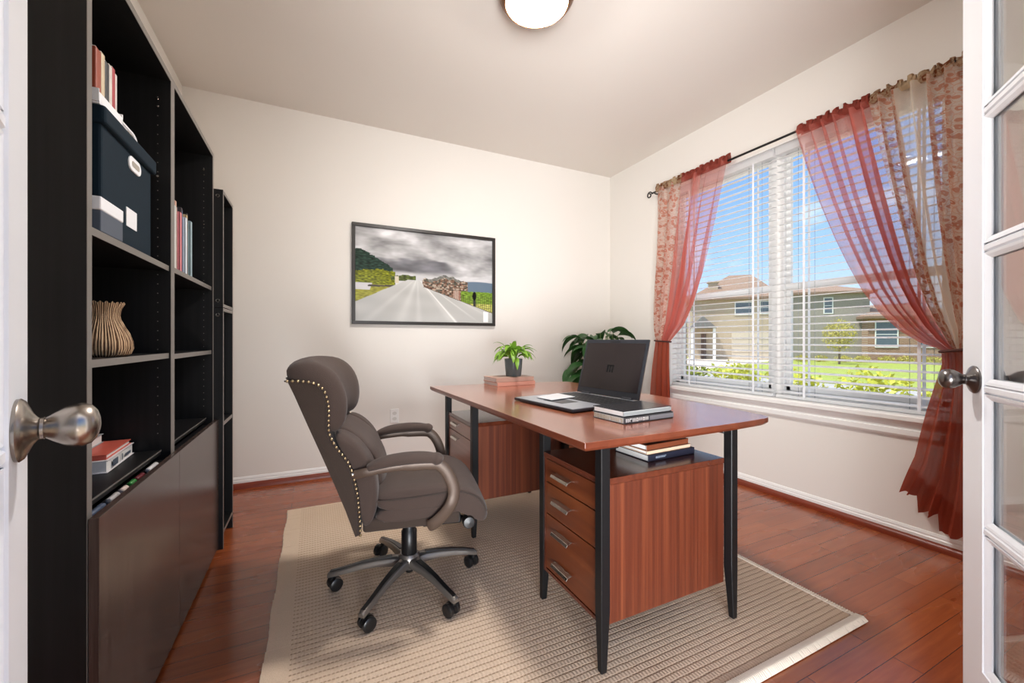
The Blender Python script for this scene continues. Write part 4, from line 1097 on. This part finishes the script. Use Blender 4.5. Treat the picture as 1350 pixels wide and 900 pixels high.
inv = FR[t].inverted()
for wx, wy in ((.053, 1.842), (.151, 1.526), (.468, 1.46), (.633, 1.752), (.294, 2.037)):
    p = inv @ Vector((wx, wy, 0)); d = (p-hub); d.z = 0; a = math.atan2(d.y, d.x); r = .5*d.length+.5*.298; CA.append((a, r))
for a, r in CA:
    Mr = Matrix.Translation(hub) @ Matrix.Rotation(a, 4, 'Z')
    pr = [(.03, .130, .098, .024), (.07, .131, .098, .022), (.13, .127, .100, .019), (.19, .118, .094, .0165), (.25, .104, .083, .0145), (r+.006, .092, .072, .0135), (r+.016, .084, .070, .011)]
    b = MB(); b.loft([[Mr @ Vector(q) for q in ((x, -w, zb_), (x, -w*.95, zt-.006), (x, -w*.6, zt), (x, w*.6, zt), (x, w*.95, zt-.006), (x, w, zb_))] for x, zt, zb_, w in pr])
    lg = b.build('base_leg', M_base, t, local=True)
    b = MB(); b.loft([[Mr @ Vector(q) for q in ((x, -w*.58, zt-.001), (x, -w*.5, zt+.003), (x, w*.5, zt+.003), (x, w*.58, zt-.001))] for x, zt, zb_, w in pr[1:6]])
    b.build('foot_strip', M_plast, lg, local=True)
    sw = a+R.uniform(-1.2, 1.2)
    Mc = Mr @ Matrix.Translation((r, 0, 0)) @ Matrix.Rotation(sw-a, 4, 'Z')
    b = MB(); b.lathe([(.008, .05), (.008, .074)], 12, Mc)
    hood = [(.026*math.cos(q), .040+.026*math.sin(q)) for q in [PI*k/10 for k in range(11)]]
    b.loft([[Mc @ Vector((x-.012, yy, z)) for x, z in hood] for yy in (-.006, .006)])
    c = b.build('caster', M_plast, t, local=True)
    for yy in (-.0165, .0165):
        wv = MB().lathe([(.008, -.0095), (.021, -.0095), (.0255, -.006), (.0255, .006), (.021, .0095), (.008, .0095)], 24, Mc @ Matrix.Translation((-.012, yy, RT+.0262)) @ Matrix.Rotation(PI/2, 4, 'X'))
        wv.build('wheel', M_plast, c, local=True)

# ------------------------------------------------------------------ outside
M_grass = simple('mown lawn', (132, 144, 60), .95, 0, .25, 3, .5, 40)
M_mulch = simple('ground paled for bounce', (196, 180, 160), .95, 0, .2, 6, .6, 30)  # brown mulch made pale so it bounces sunlight up to the blinds
M_street = simple('asphalt', (150, 148, 146), .9, 0, .08, 4)
M_drive = simple('concrete drive', (206, 190, 172), .9, 0, .06, 3)
GZ = -.6
b = MB().box(-60, -60, GZ-.3, 120, 120, GZ-.02); struct(b.build('ground', M_mulch))
b = MB().prism([(11, -60), (16.5, -60), (17.6, 20), (17.6, 90), (11, 90)], GZ-.02, GZ, 'z'); struct(b.build('street', M_street))
b = MB().prism([(16.5, -60), (110, -60), (110, 90), (17.6, 90), (17.6, 20)], GZ-.02, GZ+.03, 'z'); o = b.build('lawn', M_grass); struct(o)
b = MB().prism([(17.6, 15.2), (34.5, 20.6), (29.2, 26.2), (17.6, 23.0)], GZ+.03, GZ+.045, 'z'); struct(b.build('driveway', M_drive))

FA = Vector((28.861, 24.962, 0)); FB = Vector((39.490, 14.528, 0)); FE = (FB-FA).normalized(); FNv = Vector((FE.y, -FE.x, 0))
if FNv.dot(-FA) > 0: FNv = FNv                              # FNv points at the room
else: FNv = -FNv
FMAT = Matrix(((FE.x, -FNv.x, 0, FA.x), (FE.y, -FNv.y, 0, FA.y), (0, 0, 1, 0), (0, 0, 0, 1)))   # local x along the front, y away from the room
def house(name, label):
    o = bpy.data.objects.new(name, None); COL.objects.link(o); o.matrix_world = FMAT; FR[o] = FMAT.copy()
    return tag(o, label, 'house')
M_stucco = simple('beige siding', (176, 160, 138), .9, 0, .04, 3)
M_grey = simple('siding with painted shade', (148, 142, 132), .9, 0, .04, 3)  # side wall in shade, its shade put into the grey colour
M_brown = simple('brown roof shingle', (128, 106, 90), .9, 0, .15, 8)
M_gray2 = simple('window reflection glass', (92, 104, 116), .15, 0, .1)
M_gdoor = simple('garage door panel', (196, 184, 166), .7, 0, .03)
def brick_mat():
    t = NT('brown brick'); v = t.coord(); br = t.n('ShaderNodeTexBrick'); t.l(t.mapping(v, rot=(PI/2, 0, 0)), br.inputs['Vector'])
    br.inputs['Scale'].default_value = 1; br.inputs['Brick Width'].default_value = .22; br.inputs['Row Height'].default_value = .075; br.inputs['Mortar Size'].default_value = .008
    br.inputs['Color1'].default_value = (*lin((136, 98, 76)), 1); br.inputs['Color2'].default_value = (*lin((160, 122, 98)), 1); br.inputs['Mortar'].default_value = (*lin((170, 156, 140)), 1)
    t.bsdf(br.outputs['Color'], .9); return t.m
M_brick = brick_mat()
def hip(b, x0, x1, y0, y1, z0, rx0, rx1, ry, zr, ov=.35):
    vs = [(x0-ov, y0-ov, z0), (x1+ov, y0-ov, z0), (x1+ov, y1+ov, z0), (x0-ov, y1+ov, z0), (rx0, ry, zr), (rx1, ry, zr)]
    vs += [(p[0], p[1], z0-.18) for p in vs[:4]]
    b.add(vs, [(0, 1, 5, 4), (1, 2, 5), (2, 3, 4, 5), (3, 0, 4), (6, 7, 1, 0), (7, 8, 2, 1), (8, 9, 3, 2), (9, 6, 0, 3), (9, 8, 7, 6)], 0)
def hwin(parent, x0, x1, z0, z1, y, name='window'):
    b = MB(); f = .07
    b.box(x0-f, y-.05, z0-f, x1+f, y+.02, z0); b.box(x0-f, y-.05, z1, x1+f, y+.02, z1+f); b.box(x0-f, y-.05, z0, x0, y+.02, z1); b.box(x1, y-.05, z0, x1+f, y+.02, z1); b.box(x0, y-.03, (z0+z1)/2-.025, x1, y+.02, (z0+z1)/2+.025)
    w = b.build(name, M_outdoor_trim, parent, local=True); MB().box(x0, y-.02, z0, x1, y-.005, z1).build('pane', M_gray2, w, local=True)
hA = house('house', 'two storey beige house with brown hip roof and garage across the street')
MB().box(.1, 0, GZ, 6.78, 9, 4.5).build('wall', M_stucco, hA, local=True)
b = MB(); hip(b, .1, 6.44, 0, 9, 4.55, 3.6, 5.4, 4, 6.95); b.build('roof', M_brown, hA, local=True)
b = MB(); b.box(1.6, 1.2, 4.6, 2.3, 1.9, 6.0); b.box(1.5, 1.1, 6.0, 2.4, 2.0, 6.12); b.build('chimney', M_stucco, hA, local=True)
for a in ((3.45, 4.6, 3.15, 4.1), (5.26, 5.95, 3.2, 4.15)): hwin(hA, *a, 0)
b = MB(); b.box(3.15, -.04, GZ+.03, 6.0, .02, 1.62)
for k in range(4): b.box(3.2, -.07, GZ+.1+k*.54, 5.95, -.03, GZ+.1+k*.54+.46)
b.build('garage_door', M_gdoor, hA, local=True)
b = MB(); b.box(.83, -.05, GZ, 1.24, .02, 1.55); b.build('front_door', simple('dark entry door', (92, 74, 62), .5), hA, local=True)
b = MB(); b.prism([(-.2, 2.0), (1.9, 2.0), (.85, 3.0)], -1.4, 0, 'y'); b.build('porch_roof', simple('grey shingle', (112, 112, 110), .9), hA, local=True)
b = MB(); b.box(-.05, -1.3, GZ, .15, -1.1, 2.0); b.box(1.6, -1.3, GZ, 1.8, -1.1, 2.0); b.build('porch_post', M_outdoor_trim, hA, local=True)
hB = house('house', 'house with shade toned grey siding and brick wing across the street')
MB().box(7.15, .3, GZ, 12.6, 9, 4.75).build('wall', M_grey, hB, local=True)
b = MB(); hip(b, 7.15, 12.6, .3, 9, 4.8, 8.2, 10.0, 4.5, 6.0); b.build('roof', M_brown, hB, local=True)
hwin(hB, 9.7, 10.2, 3.15, 4.3, .3)
b = MB(); b.box(7.35, .2, GZ, 7.5, .32, 4.7); b.build('downspout', simple('dark downspout', (84, 76, 70), .6), hB, local=True)
MB().box(12.1, -.6, GZ, 18.5, 7, 2.75).build('brick_wing', M_brick, hB, local=True)
b = MB(); hip(b, 12.1, 18.5, -.6, 7, 2.8, 14, 16, 3, 3.9); b.build('wing_roof', M_brown, hB, local=True)
hwin(hB, 12.6, 13.85, .55, 2.35, -.6); hwin(hB, 15.2, 16.4, .55, 2.35, -.6)

def leaf_cloud(seed, n, rx, ry, rz, size, cz, shell=.55, boxy=0):
    rr = random.Random(seed); b = MB()
    for k in range(n):
        while True:
            p = Vector((rr.uniform(-1, 1), rr.uniform(-1, 1), rr.uniform(-1, 1)))
            if .0 < p.length < 1 and p.length > shell*rr.random()**.4: break
        lump = 1+.22*mnoise.noise(p*2.6+Vector((seed, 0, 0)))
        
        if boxy: p = p*(1+boxy*(p.length/max(abs(p.x), abs(p.y), abs(p.z))-1))
        q = Vector((p.x*rx*lump, p.y*ry*lump, cz+p.z*rz*lump)); s = size*rr.uniform(.6, 1.3)
        a = Vector((rr.uniform(-1, 1), rr.uniform(-1, 1), rr.uniform(-.4, 1))).normalized(); c = a.cross(Vector((rr.uniform(-1, 1), rr.uniform(-1, 1), rr.uniform(-1, 1)))).normalized()
        d = a.cross(c)
        b.add([q-c*s*.5, q+d*s*.3, q+c*s*.5, q-d*s*.3], [(0, 1, 2, 3)], 0, False)
    return b
M_shrub = leaf_mat('yellow green shrub leaf', (150, 164, 44), (226, 222, 96))
M_shrub_shade = leaf_mat('shade toned shrub leaf', (56, 84, 40), (176, 184, 70))  # same shrubs standing in shade, the shade put into the leaf colour
M_tree = leaf_mat('pale autumn leaf', (150, 150, 70), (206, 190, 104))
M_bark = simple('grey brown bark', (112, 96, 80), .9, 0, .2, 10)
def shrub(m, seed, label, loc, r, h):
    t = thing('shrub', label, 'shrub', loc, 0, 'shrubs below the window')
    leaf_cloud(seed, 2600, r*.80, r*.80, h/2-.08, .06, h/2, .6, .85).build('foliage', m, t, local=True)
    b = MB(); rr = random.Random(seed)
    for k in range(7):
        a = rr.uniform(0, 6.28); b.tube([(0.02*math.cos(a), .02*math.sin(a), -.02), (r*.3*math.cos(a), r*.3*math.sin(a), h*.45), (r*.6*math.cos(a), r*.6*math.sin(a), h*.75)], [.012, .009, .004], 6)
    b.build('stem', M_bark, t, local=True); return t
posts = [(4.25, 1.20, .32, 1.40, 0), (4.35, 1.84, .32, 1.42, 0), (4.3, 2.48, .32, 1.38, 0), (4.4, 3.12, .32, 1.43, 0), (4.35, 3.76, .32, 1.42, 1), (4.45, 4.4, .32, 1.46, 1), (4.4, 5.04, .32, 1.45, 1), (4.4, 5.68, .32, 1.44, 1)]
ord_ = ['nearest the glazed door side of', 'second along from the glazed door side of', 'third along from the glazed door side of', 'fourth along from the glazed door side of', 'fifth along from the glazed door side of', 'sixth along from the glazed door side of', 'seventh along from the glazed door side of', 'farthest from the glazed door side of']
for k, (x, y, r, h, d) in enumerate(posts):
    shrub(M_shrub_shade if d else M_shrub, 40+k, f"{'shade toned' if d else 'yellow green'} shrub outside, {ord_[k]} the window", (x, y, GZ-.02), r, h)
def tree(loc, h, r, seed, label, m):
    t = thing('tree', label, 'tree', loc)
    b = MB(); b.tube([(0, 0, -.05), (.03, 0, h*.35), (0, .03, h*.7)], [.07, .05, .025], 10); b.build('trunk', M_bark, t, local=True)
    b = MB(); rr = random.Random(seed)
    for k in range(14):
        a = rr.uniform(0, 6.28); z = rr.uniform(.3, .65)*h; L = rr.uniform(.5, .9)*r
        b.tube([(0, 0, z), (L*.5*math.cos(a), L*.5*math.sin(a), z+.25*L), (L*math.cos(a), L*math.sin(a), z+.6*L)], [.022, .014, .006], 6)
    b.build('branch', M_bark, t, local=True)
    leaf_cloud(seed, 1700, r, r, h*.36, .12, h*.62, .3).build('foliage', m, t, local=True)
tree((31.5, 15.2, GZ+.03), 3.1, .95, 70, 'slender pale leaved young tree on the lawn before the grey house', M_tree)
for k in range(9):
    p = FMAT @ Vector((6.2+k*1.25, -2.0-(.35 if k % 2 else 0), 0))
    t = thing('low_shrub', 'small tan and green shrub in the bed before the houses', 'shrub', (p.x, p.y, GZ+.03), k*.7, 'low shrubs in the bed before the houses')
    leaf_cloud(90+k, 350, .5, .5, .26, .11, .24).build('foliage', M_tree, t, local=True)
t = thing('porch_post', 'brown brick porch post outside the window edge by the room corner', 'post', (3.75, 3.40, GZ-.02))
MB().box(-.06, -.06, 0, .06, .06, 1.85).build('shaft', M_brick, t, local=True); MB().box(-.085, -.085, 1.85, .085, .085, 1.93).build('cap', M_outdoor_trim, t, local=True)

# ------------------------------------------------------------------ sky, sun, lamps
w = bpy.data.worlds.new('sky'); SC.world = w; w.use_nodes = True; nt = w.node_tree; nt.nodes.clear()
def wn(tp, **k):
    o = nt.nodes.new(tp)
    for a, v in k.items(): setattr(o, a, v)
    return o
wo = wn('ShaderNodeOutputWorld'); bg = wn('ShaderNodeBackground'); tc = wn('ShaderNodeTexCoord'); sp = wn('ShaderNodeSeparateXYZ')
nt.links.new(tc.outputs['Generated'], sp.inputs[0])
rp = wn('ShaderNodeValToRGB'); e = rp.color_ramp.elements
e[0].position = 0.0; e[0].color = (*lin((222, 230, 240)), 1); e[1].position = .80; e[1].color = (1.5, 1.6, 1.8, 1)  # overhead sky made brighter, out of view, to lift the blind slats
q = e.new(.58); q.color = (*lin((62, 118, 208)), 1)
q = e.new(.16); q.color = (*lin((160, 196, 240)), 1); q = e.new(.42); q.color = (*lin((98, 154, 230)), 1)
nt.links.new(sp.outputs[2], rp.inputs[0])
mp = wn('ShaderNodeMapping'); mp.inputs['Scale'].default_value = (1, 1, 2.6); nt.links.new(tc.outputs['Generated'], mp.inputs[0])
nz = wn('ShaderNodeTexNoise'); nz.inputs['Scale'].default_value = 3.4; nz.inputs['Detail'].default_value = 7; nz.inputs['Roughness'].default_value = .58; nt.links.new(mp.outputs[0], nz.inputs['Vector'])
cr = wn('ShaderNodeValToRGB'); cr.color_ramp.elements[0].position = .50; cr.color_ramp.elements[1].position = .72; nt.links.new(nz.outputs['Fac'], cr.inputs[0])
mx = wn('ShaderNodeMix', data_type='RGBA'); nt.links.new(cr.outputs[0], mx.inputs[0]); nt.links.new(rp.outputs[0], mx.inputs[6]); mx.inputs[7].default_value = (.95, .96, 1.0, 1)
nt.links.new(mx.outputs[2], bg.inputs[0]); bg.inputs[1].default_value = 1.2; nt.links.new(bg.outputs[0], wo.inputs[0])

def light(name, typ, loc, rot, energy, color=(1, 1, 1), **k):
    l = bpy.data.lights.new(name, typ); l.energy = energy; l.color = color
    for a, v in k.items(): setattr(l, a, v)
    o = bpy.data.objects.new(name, l); COL.objects.link(o); o.location = loc; o.rotation_euler = rot; return o
sd = Vector((-.45, .06, .89)).normalized()
s = light('sun', 'SUN', (0, 0, 20), sd.to_track_quat('Z', 'Y').to_euler(), 5.0, (1, .95, .86), angle=math.radians(.6))
# added fill lamp behind the camera, aimed up through the double doors
light('hall_fill_light', 'AREA', (-.75, -1.75, .50), (math.radians(133), 0, math.radians(-30)), 330, (.96, .98, 1.0), shape='RECTANGLE', size=2.2, size_y=1.5)

# ------------------------------------------------------------------ camera and view
cam = bpy.data.cameras.new('camera'); cam.sensor_width = 36; cam.lens = 541/1350*36; cam.shift_y = -2/1350; cam.clip_start = .02; cam.clip_end = 400
co = bpy.data.objects.new('camera', cam); COL.objects.link(co); co.location = (0, 0, 1.04); co.rotation_euler = (PI/2, 0, -math.atan2(260, 541)); SC.camera = co
vs = SC.view_settings; vs.view_transform = 'Standard'; vs.look = 'None'; vs.gamma = 1; vs.exposure = .32; vs.use_curve_mapping = False
SC.cycles.max_bounces = 10; SC.cycles.diffuse_bounces = 5; SC.cycles.glossy_bounces = 4; SC.cycles.transparent_max_bounces = 40; SC.cycles.transmission_bounces = 6
SC.cycles.sample_clamp_indirect = 6; SC.cycles.use_denoising = True; SC.cycles.caustics_reflective = False; SC.cycles.caustics_refractive = False
